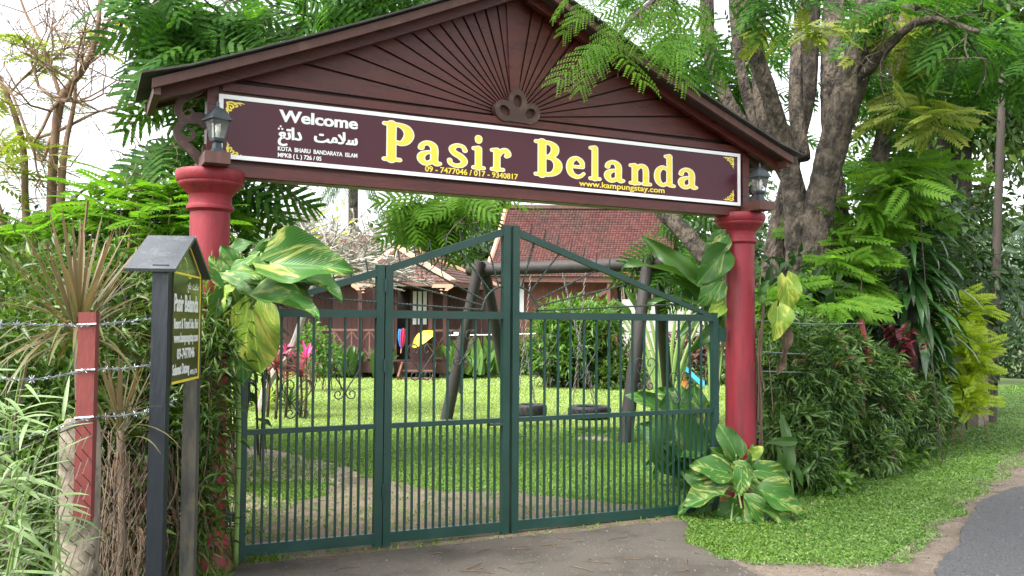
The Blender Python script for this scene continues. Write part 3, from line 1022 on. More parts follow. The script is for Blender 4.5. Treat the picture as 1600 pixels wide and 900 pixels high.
# ------------------------------------------------------------------ sign board and its writing
sb = thing('sign_board', 'long brown sign with white border and big yellow lettering under the gable', 'sign', GL + GU * ((US0 + US1) / 2) + GN * -.0945 + Vector((0, 0, (ZS0 + ZS0b) / 2)), YAW)
SBu, SBv, SBz = (US0 + US1) / 2, -.0945, (ZS0 + ZS0b) / 2
zq = lambda u, a, b: a + (b - a) * (u - US0) / (US1 - US0) - SBz
quadp = lambda du, dz0, dz1: [(US0 + du - SBu, zq(US0, ZS0, ZS0b) + dz0), (US1 - du - SBu, zq(US1, ZS0, ZS0b) + dz0), (US1 - du - SBu, zq(US1, ZS1, ZS1b) - dz1), (US0 + du - SBu, zq(US0, ZS1, ZS1b) - dz1)]
MB().prism(quadp(.004, .004, .004), .016, off=-.012).build('panel', M['signboard'], sb)
q0, q1 = quadp(0, 0, 0), quadp(.027, .027, .027)
for i in range(4):
    j = (i + 1) % 4
    MB().prism([q0[i], q0[j], q1[j], q1[i]], .013, off=-.0185).build('border', M['white'], sb)
FLAT = Matrix.Rotation(math.pi / 2, 4, 'X')


def letter(name, me, mat, u0, z0, sx, sz, off, shear=0.0):
    S = Matrix.Diagonal((sx, sz, 1, 1))
    if shear: S = S @ Matrix(((1, 0, 0, 0), (shear, 1, 0, 0), (0, 0, 1, 0), (0, 0, 0, 1)))
    return put(name, me, sb, mat, Matrix.Translation((u0 - SBu, -.0125 - off, z0 - SBz)) @ FLAT @ S)


GLYPH = {
 'P': (.62, [[(.17, .04, .085), (.17, .96, .085)], [(.03, .035, .038), (.34, .035, .038)], [(.03, .965, .038), (.2, .965, .038)],
             [(.17, .955, .04), (.33, .955, .045), (.48, .87, .08), (.53, .71, .092), (.47, .55, .08), (.37, .475, .048), (.30, .485, .045)]]),
 'a': (.50, [[(.075, .45, .052), (.10, .53, .045), (.20, .59, .046), (.31, .54, .062), (.35, .42, .068), (.35, .14, .066), (.40, .055, .052), (.465, .06, .034)],
             [(.31, .345, .03), (.20, .335, .036), (.095, .26, .062), (.075, .16, .068), (.13, .06, .055), (.22, .05, .046), (.32, .12, .04)]]),
 's': (.46, [[(.40, .47, .045), (.35, .565, .036), (.22, .59, .04), (.105, .50, .06), (.15, .385, .062), (.30, .29, .068), (.385, .17, .064), (.32, .06, .05), (.18, .038, .04), (.07, .09, .04), (.05, .17, .045)]]),
 'i': (.34, [[(.17, .05, .074), (.17, .55, .074)], [(.045, .035, .036), (.30, .035, .036)], [(.05, .56, .036), (.16, .585, .036)], [(.17, .79, .072), (.17, .84, .078)]]),
 'r': (.48, [[(.15, .05, .07), (.15, .55, .07)], [(.035, .035, .036), (.30, .035, .036)], [(.035, .56, .036), (.15, .585, .036)], [(.19, .43, .04), (.27, .55, .05), (.37, .57, .06), (.43, .48, .056), (.385, .425, .042)]]),
 'B': (.66, [[(.17, .04, .085), (.17, .96, .085)], [(.03, .035, .038), (.32, .035, .038)], [(.03, .965, .038), (.32, .965, .038)],
             [(.22, .955, .042), (.37, .94, .05), (.47, .84, .08), (.46, .68, .08), (.36, .57, .05), (.28, .55, .036)],
             [(.28, .54, .036), (.43, .51, .052), (.54, .38, .086), (.53, .20, .086), (.41, .07, .052), (.22, .045, .042)]]),
 'e': (.50, [[(.12, .335, .032), (.43, .335, .032)], [(.435, .34, .036), (.40, .49, .055), (.27, .585, .042), (.13, .50, .065), (.08, .31, .074), (.13, .13, .066), (.27, .045, .046), (.39, .08, .036), (.46, .15, .032)]]),
 'l': (.34, [[(.17, .05, .074), (.17, .92, .074)], [(.045, .035, .036), (.30, .035, .036)], [(.05, .93, .036), (.16, .96, .036)]]),
 'n': (.60, [[(.15, .05, .07), (.15, .55, .07)], [(.035, .035, .036), (.27, .035, .036)], [(.035, .56, .036), (.15, .585, .036)], [(.19, .44, .04), (.28, .56, .046), (.40, .55, .06), (.455, .43, .07), (.455, .06, .07)], [(.38, .035, .036), (.575, .035, .036)]]),
 'd': (.58, [[(.40, .50, .034), (.25, .585, .045), (.12, .48, .065), (.085, .30, .075), (.125, .13, .065), (.25, .045, .045), (.40, .13, .034)], [(.43, .09, .07), (.43, .93, .07)], [(.32, .93, .036), (.42, .96, .036)], [(.44, .055, .045), (.56, .04, .034)]]),
}
G_ME = {k: (stroke_mesh(st, -.004, .014), stroke_mesh(st, .020, .014)) for k, (w, st) in GLYPH.items()}
WORDS = [('P', 596, 647, 249.5), ('a', 651, 691, 256), ('s', 698, 731, 259.5), ('i', 736, 759, 263), ('r', 765, 799, 265.5),
         ('B', 833.5, 878, 273), ('e', 884, 915, 277), ('l', 919, 940, 280), ('a', 943.5, 977, 283), ('n', 982, 1019, 287), ('d', 1021.5, 1056, 290), ('a', 1059, 1091, 293.5)]
for ch, x0, x1, yb in WORDS:
    st = GLYPH[ch][1]
    xa = min(p[0] - p[2] for s_ in st for p in s_) - .020
    xb = max(p[0] + p[2] for s_ in st for p in s_) + .020
    u0, z0 = gp(x0, yb, -.107); u1, _ = gp(x1, yb, -.107)
    sx = (u1 - u0) / (xb - xa)
    cap = .262
    letter('letter_outline', G_ME[ch][1], M['cream'], u0 - xa * sx, z0, sx, cap, .0006)
    letter('letter', G_ME[ch][0], M['yellow'], u0 - xa * sx, z0, sx, cap, .0012)


def bolder(me, passes, dx, dz=.0003):
    """several copies of flat lettering side by side in one mesh, for a heavier face"""
    vs, fs = [], []
    for k in range(passes):
        o_ = len(vs)
        vs += [(v.co.x + dx * k, v.co.y, dz * k) for v in me.vertices]
        fs += [tuple(i + o_ for i in p_.vertices) for p_ in me.polygons]
    out = bpy.data.meshes.new('lettering')
    out.from_pydata(vs, [], fs); out.update()
    return out


def text_line(body, x0, x1, yb0, yb1, h_px, mat, bold=.018, passes=2, name='lettering'):
    """print a line from pixel x0 to x1 on the sign's plane"""
    me = text_mesh(body, bold)
    n = len(me.vertices)
    co = np.empty(n * 3, np.float32); me.vertices.foreach_get('co', co); co = co.reshape(-1, 3)
    lo, hi = co.min(0), co.max(0)
    u0, za = gp(x0, yb0, -.107); u1, zb = gp(x1, yb1, -.107)
    _, zt = gp(x0, yb0 - h_px, -.107)
    sx = (u1 - u0) / (hi[0] - lo[0])
    sz = (zt - za) / .72
    me = bolder(me, passes, .0022 * (1 if h_px > 9 else .5) / sx)
    o_ = letter(name, me, mat, u0 - lo[0] * sx, za, sx, sz, .0007, shear=(zb - za) / (hi[0] - lo[0]) / sz)
    o_['kind'] = 'stuff'


text_line('Welcome', 436, 558, 189, 201.5, 18.5, M['white'], .022, 3)
text_line('KOTA  BHARU  BANDARAYA  ISLAM', 434, 558, 235, 246.5, 6.8, M['white'], .014)
text_line('MPKB ( L ) 726 / 05', 434, 502, 245, 251.5, 6.8, M['white'], .014)
text_line('09 - 7477046 / 017 - 9340817', 664, 809, 267.5, 280.5, 9.0, M['yellow'], .016)
text_line('www.kampungstay.com', 904.5, 1038, 290, 301.5, 9.0, M['yellow'], .016)
text_line('\uFECA\uFE97\uFE8D\uFEA9   \uFE96\uFEE3\uFEFC\uFEB3', 434, 557, 216.5, 226, 19.0, M['white'], .018, 4)
dot = stroke_mesh([[(0, 0, .5), (.01, 0, .5)]], 0, .12)
for x, y in ((435.6, 201.0), (441.0, 201.6), (438.4, 197.4)):
    u, z = gp(x, y, -.107)
    letter('lettering', dot, M['white'], u, z, .013, .013, .0019)
# gilt corner scrolls
orn = [[(.0, .0, .05), (.25, .06, .06), (.5, .0, .06), (.75, .05, .05), (1.05, .0, .012)], [(.0, .0, .05), (.06, -.25, .06), (.0, -.5, .06), (.05, -.75, .05), (.0, -1.0, .012)],
       [(.12, -.1, .05), (.32, -.16, .05), (.38, -.34, .05), (.24, -.40, .045), (.20, -.28, .04)], [(.42, -.08, .04), (.62, -.15, .045), (.55, -.27, .04), (.46, -.22, .03)],
       [(.08, -.42, .04), (.15, -.60, .045), (.27, -.55, .04), (.22, -.46, .03)], [(.72, -.02, .035), (.82, -.11, .03)], [(.02, -.70, .035), (.11, -.8, .03)]]
ome = stroke_mesh(orn, 0, .025)
for (cx, cy, fx, fy) in ((354.5, 160, 1, 1), (354.5, 242.5, 1, -1), (1146, 248, -1, 1), (1146, 312.5, -1, -1)):
    u, z = gp(cx, cy, -.107)
    put('corner_scroll', ome, sb, M['yellow'], Matrix.Translation((u - SBu, -.0135, z - SBz)) @ FLAT @ Matrix.Diagonal((.105 * fx, .085 * fy, 1, 1)))


def tuck(parent, host, names):
    """move parts of a thing under one of its parts"""
    for o_ in [q for q in bpy.data.objects if q.parent is parent and q.name.split('.')[0] in names]:
        o_.parent = host
        o_.matrix_basis = TM[host].inverted() @ TM[o_]


tuck(sb, [q for q in bpy.data.objects if q.parent is sb and q.name.split('.')[0] == 'panel'][0], ('letter', 'letter_outline', 'lettering', 'corner_scroll'))


# ------------------------------------------------------------------ lamps on the columns
def lamp(u, rot, label):
    p = GL + GU * u + GN * -.25 + Vector((0, 0, 2.5605))
    t = thing('lantern', label, 'lamp', p, rot, 'lanterns on the entrance columns')
    t.scale = (.8, .8, .82)
    def sq(m, prof):
        for (r0, z0), (r1, z1) in zip(prof[:-1], prof[1:]):
            o = len(m.v)
            for r, z in ((r0, z0), (r1, z1)):
                m.v += [(-r, -r, z), (r, -r, z), (r, r, z), (-r, r, z)]
            m.f += [(o + j, o + (j + 1) % 4, o + 4 + (j + 1) % 4, o + 4 + j) for j in range(4)]
        return m
    sq(MB(), [(0, 0), (.055, 0), (.055, .012), (.045, .02), (.03, .035), (.026, .055), (.024, .075), (.034, .085), (.04, .092), (.04, .10), (0, .1)]).build('stand', M['black'], t)
    sq(MB(), [(0, .102), (.042, .102), (.042, .112), (0, .112)]).build('tray', M['black'], t)
    for i, j in ((-1, -1), (1, -1), (1, 1), (-1, 1)):
        MB().bar((.04 * i, .04 * j, .112), (.062 * i, .062 * j, .245), .009, .009).build('frame_bar', M['black'], t)
    for k in range(4):
        R = Matrix.Rotation(k * math.pi / 2, 4, 'Z')
        MB().add([R @ Vector(v) for v in ((-.036, -.039, .114), (.036, -.039, .114), (.057, -.061, .243), (-.057, -.061, .243))], [(0, 1, 2, 3)]).build('pane', M['glass'], t)
    sq(MB(), [(0, .246), (.085, .246), (.085, .254), (.074, .262), (.066, .285), (.052, .312), (.034, .332), (.02, .342), (0, .344)]).build('cap', M['black'], t)
    MB().lathe([(.012, .342), (.016, .352), (.01, .36), (.014, .37), (.011, .382), (.002, .40)], 10).build('finial', M['black'], t, True)
    MB().lathe([(.018, .113), (.018, .15), (.02, .152), (.024, .165), (.024, .20), (.016, .215), (.002, .22)], 12).build('bulb', M['bulb'], t, True)
    return t


lamp(.0, YAW + .35, 'black lantern in front of the corner where Welcome is written')
lamp(GW + .0, YAW - .1, 'black lantern against the tree trunks at the far column')

# ------------------------------------------------------------------ gate
ZR, ZM, ZAP = 1.5977, .8325, 2.262
UP, UF, UC, UE = .192, 1.152, 2.121, 4.054
ZB = lambda u: .0556 - .0121 * u
ztop_ = lambda u: ZR + (ZAP - ZR) * (1 - abs(u - UC) / (UC - UP))
heart = []
for s_ in (-1, 1):
    heart.append([(s_ * x, z) for x, z in ((0, .04), (.03, .10), (.075, .165), (.098, .205), (.088, .245), (.055, .258), (.028, .24), (.026, .205), (.045, .195), (.055, .212))])
    heart.append([(s_ * x, z) for x, z in ((0.002, .06), (.018, .02), (.045, .008), (.068, .024), (.066, .052), (.045, .062), (.030, .045), (.038, .032))])
hm = MB()
for st in heart: hm.tube([(x, 0, z) for x, z in (tuple(q) for q in spline(st, 4))], .0045, 6)
HEART = hm.mesh('scroll', M['rod'], True)


def twisted(a, b, r=.008, turn=.9):
    a, b = Vector(a), Vector(b)
    k = max(3, int((b - a).length / .012))
    return MB().tube([a + (b - a) * i / k for i in range(k + 1)], r, 4, twist=turn)


def gate_leaf(u0, u1, nbar, label, scrolls, rods, ha, hb, hinge=None):
    t = thing('gate_leaf', label, 'gate', GL + GU * u0, YAW, 'green metal gate leaves')
    U = lambda u: u - u0
    W = .054
    a, b = u0 + .004, u1 - .004
    zt = lambda u: ztop_(min(max(u, UP), UE))
    for (u, s_) in ((a, 1), (b, -1)):
        x0, x1 = (U(u), U(u) + s_ * W)
        top = zt(u) if abs(u - UC) < 1.2 else ZR + .035
        x0, x1 = min(x0, x1), max(x0, x1)
        MB().box(x0, x1, -.025, .025, ZB(u) - .02, top + .008).build('stile', M['green'], t)
    xa, xb = U(a) + W, U(b) - W
    MB().prism([(xa, ZB(a)), (xb, ZB(b)), (xb, ZB(b) + .07), (xa, ZB(a) + .07)], .046, off=-.023).build('bottom_rail', M['green'], t)
    MB().box(xa, xb, -.019, .019, ZM - .017, ZM + .017).build('middle_rail', M['green'], t)
    MB().box(xa, xb, -.023, .023, ZR - .027, ZR + .027).build('top_rail', M['green'], t)
    ea, eb = a + (W if abs(a - UC) < .1 or abs(a - UF) < .02 else 0), b - (W if abs(b - UC) < .1 or abs(b - UF) < .02 else 0)
    za, zb_ = zt(ea), zt(eb)
    pr = [(U(ea), za - .055), (U(eb), zb_ - .055), (U(eb), zb_), (U(ea), za)]
    if abs(u0 - UP) < .01: pr = [(U(ea) + .15, ZR + .028), (U(eb), zb_ - .055), (U(eb), zb_), (U(ea) + .05, ZR + .028)]
    if abs(u1 - UE) < .01: pr = [(U(ea), za - .055), (U(eb) - .15, ZR + .028), (U(eb) - .05, ZR + .028), (U(ea), za)]
    MB().prism(pr, .042, off=-.021).build('sloping_rail', M['green'], t)
    n = 2 * (nbar + 1)
    zlow = ZB((a + b) / 2) + .05
    long_me = MB().box(-.0075, .0075, -.0075, .0075, 0, ZR - .02 - zlow).mesh('bar', M['green'])
    low_me = MB().box(-.0075, .0075, -.0075, .0075, 0, ZM - .012 - zlow).mesh('bar', M['green'])
    for i in range(1, n):
        x = xa + (xb - xa) * i / n + random.uniform(-.002, .002)
        put('bar', long_me if i % 2 == 0 else low_me, t, None, Matrix.Translation((x, 0, zlow + .001 * (i % 2))) @ Matrix.Rotation(random.uniform(-.004, .004), 4, 'Y'))
    for i, z in scrolls:
        put('scroll', HEART, t, None, Matrix.Translation((xa + (xb - xa) * (2 * i) / n, -.012, z)))
    for (ra, rb) in rods:
        twisted((U(ra[0]), 0, ra[1]), (U(rb[0]), 0, rb[1])).build('twisted_rod', M['rod'], t)
    return t, U


def rods_for(sgn, lo, hi):
    out = []
    for ang in (3, 13, 25, 50, 73):
        a = math.radians(ang)
        r = .19
        p0 = (UC + sgn * (.04 + r * math.cos(a)), ZR + .03 + r * math.sin(a))
        t = r
        while t < 2.2:
            u, z = UC + sgn * (.04 + t * math.cos(a)), ZR + .03 + t * math.sin(a)
            if z > ztop_(u) - .03 or abs(u - UC) > UC - UP - .12: break
            t += .01
        p1 = (UC + sgn * (.04 + t * math.cos(a)), ZR + .03 + t * math.sin(a))
        # clip to the leaf
        ua, ub = sorted((p0[0], p1[0]))
        if ub < lo or ua > hi: continue
        f = lambda u: p0[1] + (p1[1] - p0[1]) * (u - p0[0]) / (p1[0] - p0[0])
        ca, cb = max(ua, lo), min(ub, hi)
        out.append(((ca, f(ca)), (cb, f(cb))))
    return out


def spikes(t, U, sgn, lo, hi):
    for k in range(1, 16):
        u = UC + sgn * (.05 + .115 * k)
        if lo < u < hi - .05:
            z = ztop_(u)
            twisted((U(u), 0, z - .01), (U(u) + .018 * sgn, 0, z + .085), .006).build('spike', M['rod'], t)


g1, U1 = gate_leaf(UP, UF, 7, 'green gate panel hinged to the column by the notice board', [(3, ZM + .07), (6, ZM + .185)], rods_for(-1, UP + .06, UF - .06), 0, 0)
g2, U2 = gate_leaf(UF, UC - .008, 7, 'green gate panel in the middle, before the wooden pavilion', [(2, ZM + .30), (5, ZM + .40)], rods_for(-1, UF + .06, UC - .06), 0, 0)
g3, U3 = gate_leaf(UC + .008, UE, 15, 'wide green gate leaf in front of the tyre swings', [(2, ZM + .38), (5, ZM + .28), (10, ZM + .18), (13, ZM + .06)], rods_for(1, UC + .06, UE - .06), 0, 0)
spikes(g1, U1, -1, UP, UF); spikes(g2, U2, -1, UF, UC - .02); spikes(g3, U3, 1, UC + .02, UE)
for g, U, s_ in ((g2, U2, -1), (g3, U3, 1)):
    arc = [(U(UC + s_ * (.035 + .19 * math.cos(a))), 0, ZR + .028 + .19 * math.sin(a)) for a in np.linspace(0, math.pi / 2, 12)]
    MB().tube(arc, .008, 6).build('arch', M['rod'], g, True)
MB().box(U1(UP) - .075, U1(UP) + .004, -.03, .03, .28, .33).box(U1(UP) - .075, U1(UP) - .05, -.035, .035, .25, .40).build('hinge', M['green'], g1)
MB().box(U3(UE) - .004, U3(UE) + .075, -.03, .03, 1.40, 1.52).build('hinge', M['green'], g3)
MB().box(U2(UC) - .17, U2(UC) - .06, -.03, -.02, ZM - .035, ZM - .018).build('bolt', M['rod'], g2)
MB().box(U3(UC) + .06, U3(UC) + .14, -.01, .0, ZM - .13, ZM - .122).build('latch', M['rod'], g3)
for z in (.35, 1.2, 1.75):
    MB().tube([(U2(UF) - .0, -.03, z), (U2(UF), -.03, z + .09)], .011, 8).build('hinge', M['green'], g2)

# ------------------------------------------------------------------ notice board on two black posts
NA, NB = Vector((-1.655, 4.10, 0)), Vector((-1.725, 4.70, 0))
NW = (NB - NA).length
nrot = math.atan2(NB.y - NA.y, NB.x - NA.x)
nb_ = thing('notice_board', 'narrow black notice board with little pitched roof beside the near column', 'notice board', NA, nrot)
# local x runs along the board, local -y faces the road
MB().box(-.036, .036, -.036, .036, 0, 1.80).build('post', M['post'], nb_)
MB().box(NW - .036, NW + .036, -.036, .036, 0, 1.80).build('post', M['bare'], nb_)
b0, b1 = .0365, NW - .0365
zb_, zt_ = 1.232, 1.775
MB().prism([(b0, zb_), (b1, zb_), (b1, zt_), (NW / 2, zt_ + .15), (b0, zt_)], .02, off=-.042).build('panel', M['board'], nb_)
def strip(a, b, w=.012):
    a, b = Vector((a[0], 0, a[1])), Vector((b[0], 0, b[1]))
    MB().bar(a + Vector((0, -.0435, 0)), b + Vector((0, -.0435, 0)), .003, w, (b - a).cross(Vector((0, 1, 0)))).build('border', M['yellow'], nb_)
strip((b0 + .002, zb_ + .006), (b1 - .013, zb_ + .006), .012)
strip((b1 - .007, zb_), (b1 - .007, zt_), .010)
strip((b0 + .008, zt_ - .006), (b1 - .014, zt_ - .006), .010)
strip((b0 + .01, zt_ + .003), (NW / 2, zt_ + .150), .007)
strip((NW / 2 + .004, zt_ + .149), (b1 - .01, zt_ + .003), .007)
arc = [(NW / 2 - .09 + .07 * math.cos(a), zt_ + .01 + .07 * math.sin(a), .004) for a in np.linspace(2.9, .3, 9)]
arc2 = [(NW / 2 + .04 + .05 * math.cos(a), zt_ + .03 + .05 * math.sin(a), .004) for a in np.linspace(3.4, 5.2, 7)]
put('ornament', stroke_mesh([arc, arc2], 0, .003), nb_, M['yellow'], Matrix.Translation((0, -.0425, 0)) @ FLAT)


def nb_text(body, x0, x1, z, h, bold=.02, passes=3):
    me = text_mesh(body, bold)
    co = np.empty(len(me.vertices) * 3, np.float32); me.vertices.foreach_get('co', co); co = co.reshape(-1, 3)
    lo, hi = co.min(0), co.max(0)
    sx = (x1 - x0) / (hi[0] - lo[0])
    me = bolder(me, passes, .0018 / sx)
    put('lettering', me, nb_, M['white'], Matrix.Translation((x0 - lo[0] * sx, -.0426, z)) @ FLAT @ Matrix.Diagonal((sx, h / .72, 1, 1)), kind='stuff')


nb_text('\uFECA\uFE97\uFE8D\uFEA9   \uFE96\uFEE3\uFEFC\uFEB3', .30, .52, 1.700, .035, .015, 2)
nb_text('Pasir Belanda', .052, .52, 1.585, .085, .024)
nb_text('Resort & Travel Sdn. Bhd', .055, .525, 1.500, .050)
nb_text('www.kampungstay.com', .058, .53, 1.432, .048)
nb_text('09-7477046', .12, .46, 1.350, .052)
nb_text('Selamat Datang', .045, .36, 1.275, .052)
nb_text('MPKB (L) 726', .385, .525, 1.262, .024, .012, 2)
tuck(nb_, [q for q in bpy.data.objects if q.parent is nb_ and q.name.split('.')[0] == 'panel'][0], ('lettering', 'border', 'ornament'))
for s_ in (-1, 1):
    e = NW / 2 + s_ * (NW / 2 + .055)
    a, b = Vector((NW / 2, 0, 1.955)), Vector((e, 0, 1.765))
    d = (b - a); nrm = Vector((-d.z, 0, d.x)).normalized() * (-s_ * -1)
    if nrm.z < 0: nrm = -nrm
    m = MB()
    vs = [p + q + r for r in (Vector(), nrm * .016) for p, q in ((a, Vector((0, -.075, 0))), (b, Vector((0, -.075, 0))), (b, Vector((0, .155, 0))), (a, Vector((0, .155, 0))))]
    m.add(vs, [(0, 1, 2, 3), (7, 6, 5, 4), (0, 4, 5, 1), (1, 5, 6, 2), (2, 6, 7, 3), (3, 7, 4, 0)])
    m.build('roof_board', M['slate'], nb_)

# ------------------------------------------------------------------ fence beside the notice board
FP = at(139, 508, 3.55)                                       # where the top strand crosses the red post
FPg = Vector((FP.x, FP.y, 0))
t = thing('concrete_post', 'old mossy concrete fence post behind the red timber post', 'post', FPg + Vector((-.055, .07, 0)), .2)
m = MB()
prof = [(.082, .085, 0), (.085, .08, .3), (.078, .078, .6), (.08, .074, .9), (.072, .07, 1.08), (.055, .06, 1.13)]
for a, b, z in prof:
    k = 10
    m.v += [(a * (1 + random.uniform(-.07, .07)) * math.copysign(abs(math.cos(q)) ** .5, math.cos(q)), b * (1 + random.uniform(-.07, .07)) * math.copysign(abs(math.sin(q)) ** .5, math.sin(q)), z + random.uniform(-.015, .015) * (z > 0)) for q in np.linspace(0, 2 * math.pi, k, endpoint=False)]
for i in range(len(prof) - 1):
    m.f += [(i * 10 + j, i * 10 + (j + 1) % 10, (i + 1) * 10 + (j + 1) % 10, (i + 1) * 10 + j) for j in range(10)]
m.f.append(tuple(range(50, 60)))
m.build('shaft', M['concrete'], t, True, autosmooth=35)
t = thing('timber_post', 'red painted timber post fixed to the concrete post, carrying barbed wire', 'post', FPg, .2)
zt = at(139, 488, 3.55).z; zl = at(141, 815, 3.50).z
MB().box(-.033, .033, -.03, .03, zl, zt).build('shaft', M['redpost'], t)
for z in (1.515, 1.33, 1.14): MB().tube([(-.036, -.034, z), (.036, -.034, z + .004)], .004, 5).build('staple', M['wire'], t)


def barbed(pts, label, group, seed, barb=True):
    pts = [Vector(p) for p in pts]
    c = spline([tuple(p) for p in pts], 14)
    c = [Vector(p) for p in c]
    L = sum((b - a).length for a, b in zip(c[:-1], c[1:]))
    t = thing('barbed_wire', label, 'barbed wire', tuple(c[0]), 0, group)
    k = max(8, int(L / .012))
    # resample
    acc, out, seg = 0, [], 0
    cum = [0]
    for a, b in zip(c[:-1], c[1:]): cum.append(cum[-1] + (b - a).length)
    for i in range(k + 1):
        d = L * i / k
        while seg < len(cum) - 2 and cum[seg + 1] < d: seg += 1
        f = (d - cum[seg]) / max(cum[seg + 1] - cum[seg], 1e-6)
        out.append(c[seg].lerp(c[seg + 1], f) - c[0])
    for ph in (0, math.pi):
        q = [p + Vector((.0028 * math.cos(i * .7 + ph) * .4, .0028 * math.cos(i * .7 + ph), .0034 * math.sin(i * .7 + ph))) for i, p in enumerate(out)]
        MB().tube(q, .0017, 5).build('strand', M['wire'], t)
    if barb:
        bm = MB()
        rr = random.Random(seed)
        for i in range(4, k, 8):
            p = out[i]
            for _ in range(3):
                d = Vector((rr.gauss(0, 1), rr.gauss(0, 1), rr.gauss(0, 1))).normalized() * .016
                bm.tube([p - d, p + d], .0014, 4)
            tt = (out[min(i + 1, k)] - out[i - 1]).normalized() * .006
            bm.tube([p - tt, p + tt], .0042, 5)
        bm.build('barbs', M['wire'], t, kind='stuff')
    return t


ends = GL + Vector((-.10, -.16, 0))
def wire_pts(y0, yp, y1, yc, sag=.03):
    a = at(-40, y0, 2.75); b = at(139, yp, 3.51); c = at(240, y1, 4.20); d = Vector((ends.x, ends.y, at(300, yc, ends.y).z))
    ab = a.lerp(b, .5) - Vector((0, 0, sag)); bc = b.lerp(c, .5) - Vector((0, 0, sag * .3))
    return [a, ab, b, bc, c, d]


barbed(wire_pts(506, 508, 498, 500, .0), 'topmost strand of barbed wire at the red timber post', 'barbed wire strands by the notice board', 1)
barbed(wire_pts(590, 578, 569, 560, .02), 'second strand of barbed wire at the red timber post', 'barbed wire strands by the notice board', 2)
barbed(wire_pts(688, 654, 640, 620, .02), 'lowest strand of barbed wire at the red timber post', 'barbed wire strands by the notice board', 3)


def mesh_fence(A, B, h, label, cell=.115, r=.0021, z0=.02):
    """chain link: zigzag wires bent round their neighbours"""
    A, B = Vector(A), Vector(B)
    L = (B - A).length
    d = (B - A) / L
    t = thing('chain_link_fence', label, 'fence', A, 0)
    n = int(L / cell)
    k = int(h / cell * 1.3) + 1
    q = Vector((-d.y, d.x, 0))
    m = MB()
    for i in range(n):
        pts = []
        for j in range(2 * k):
            x = (i + (1 if (j % 2) else 0)) * cell + .004 * math.sin(i * 3.1 + j)
            z = h - j * cell * .43
            if z < z0: break
            pts.append(d * x + Vector((0, 0, z)) + q * (.001 * (1 if j % 2 else -1) + .02 * math.sin(x * 4 + z * 3)))
        if len(pts) > 1: m.tube(pts, r, 4, cap=False)
    m.build('wire_mesh', M['rust'], t, kind='stuff')
    MB().tube([Vector((0, 0, h)) , d * L + Vector((0, 0, h + .01))], .003, 5).build('top_wire', M['rust'], t)
    return t


mesh_fence((-1.474, 2.4, 0), (ends.x, ends.y, 0), 1.13, 'rusty chain link fence round the mossy concrete post')

# ------------------------------------------------------------------ swing frame and tyre swings
sA, sB = at(747, 424, 14.0), at(1022, 416, 12.7)
t = thing('swing_frame', 'log swing frame with two slanted legs at each end', 'swing', (0, 0, 0))
ext = (sB - sA).normalized()
MB().tube([sA - ext * .18 + Vector((0, 0, .03)), sB + ext * .15 + Vector((0, 0, .03))], .10, 14).build('crossbeam', M['log'], t, True, autosmooth=40)
def leg(top, foot, r0=.085, r1=.10):
    d = (top - foot).normalized()
    MB().tube([foot - d * .1, foot.lerp(top, .5), top + d * .16], [r1, (r0 + r1) / 2, r0], 12).build('leg', M['log'], t, True, autosmooth=40)
perp = Vector((-ext.y, ext.x, 0))
leg(sA + perp * -.12 + ext * .06, gr(697, 656)); leg(sA + perp * .12 + ext * .07, gr(800, 645))
leg(sB + perp * -.14 - ext * .06, gr(976, 692)); leg(sB + perp * .14, gr(1046, 640))


def chain(top, bot, parent, r=.016):
    L = (bot - top).length
    n = max(4, int(L / .055))
    d = (bot - top) / L
    x = d.cross(Vector((0, 1, 0))).normalized(); y = d.cross(x)
    m = MB()
    for i in range(n):
        c = top + d * (L * (i + .5) / n)
        s_ = x if i % 2 else y
        m.tube([c + d * (.034 * math.cos(a)) + s_ * (0.014 * math.sin(a)) for a in np.linspace(0, 2 * math.pi, 8)], .0042, 4, cap=False)
    base = TM[parent].translation
    m.v = [tuple(Vector(v) - base) for v in m.v]
    m.build('chain', M['chain'], parent)


def tyre_swing(px, py, Y, wpx, label, tops):
    c = at(px, py, Y)
    R = wpx / 2 / F_PX * Y
    t = thing('tyre_swing', label, 'tyre swing', c, .3, 'tyre swings under the log frame')
    prof = [(R * .62, -.085), (R * .80, -.095), (R * .94, -.088), (R, -.06), (R * 1.005, 0), (R, .06), (R * .94, .088), (R * .80, .095), (R * .62, .085), (R * .60, .07), (R * .85, .06), (R * .90, 0), (R * .85, -.06), (R * .60, -.07)]
    m = MB(); k = 36
    for r, z in prof: m.v += [(r * math.cos(a), r * math.sin(a), z) for a in np.linspace(0, 2 * math.pi, k, endpoint=False)]
    q = len(prof)
    for i in range(q):
        for j in range(k):
            a, b = i * k + j, i * k + (j + 1) % k
            c2 = ((i + 1) % q) * k
            m.f.append((a, b, c2 + (j + 1) % k, c2 + j))
    ty = m.build('tyre', M['rubber'], t, True, autosmooth=50)
    for i in range(18):
        a = 2 * math.pi * i / 18
        MB().box(R * .995, R * 1.012, -.02, .02, -.055, .055, Matrix.Rotation(a, 4, 'Z')).build('tread_block', M['rubber'], ty)
    for a, f in zip((.6, 2.7, 4.5), tops):
        top = sA.lerp(sB, f) - Vector((0, 0, .07))
        w = TM[t] @ Vector((R * .8 * math.cos(a), R * .8 * math.sin(a), .09))
        chain(top, w, t)


tyre_swing(829, 641, 13.2, 50, 'tyre swing hanging beside the gate centre, smaller in view', (.26, .36, .26))
tyre_swing(921, 644, 12.7, 66, 'tyre swing hanging nearer to the slanted swing legs', (.56, .68, .56))


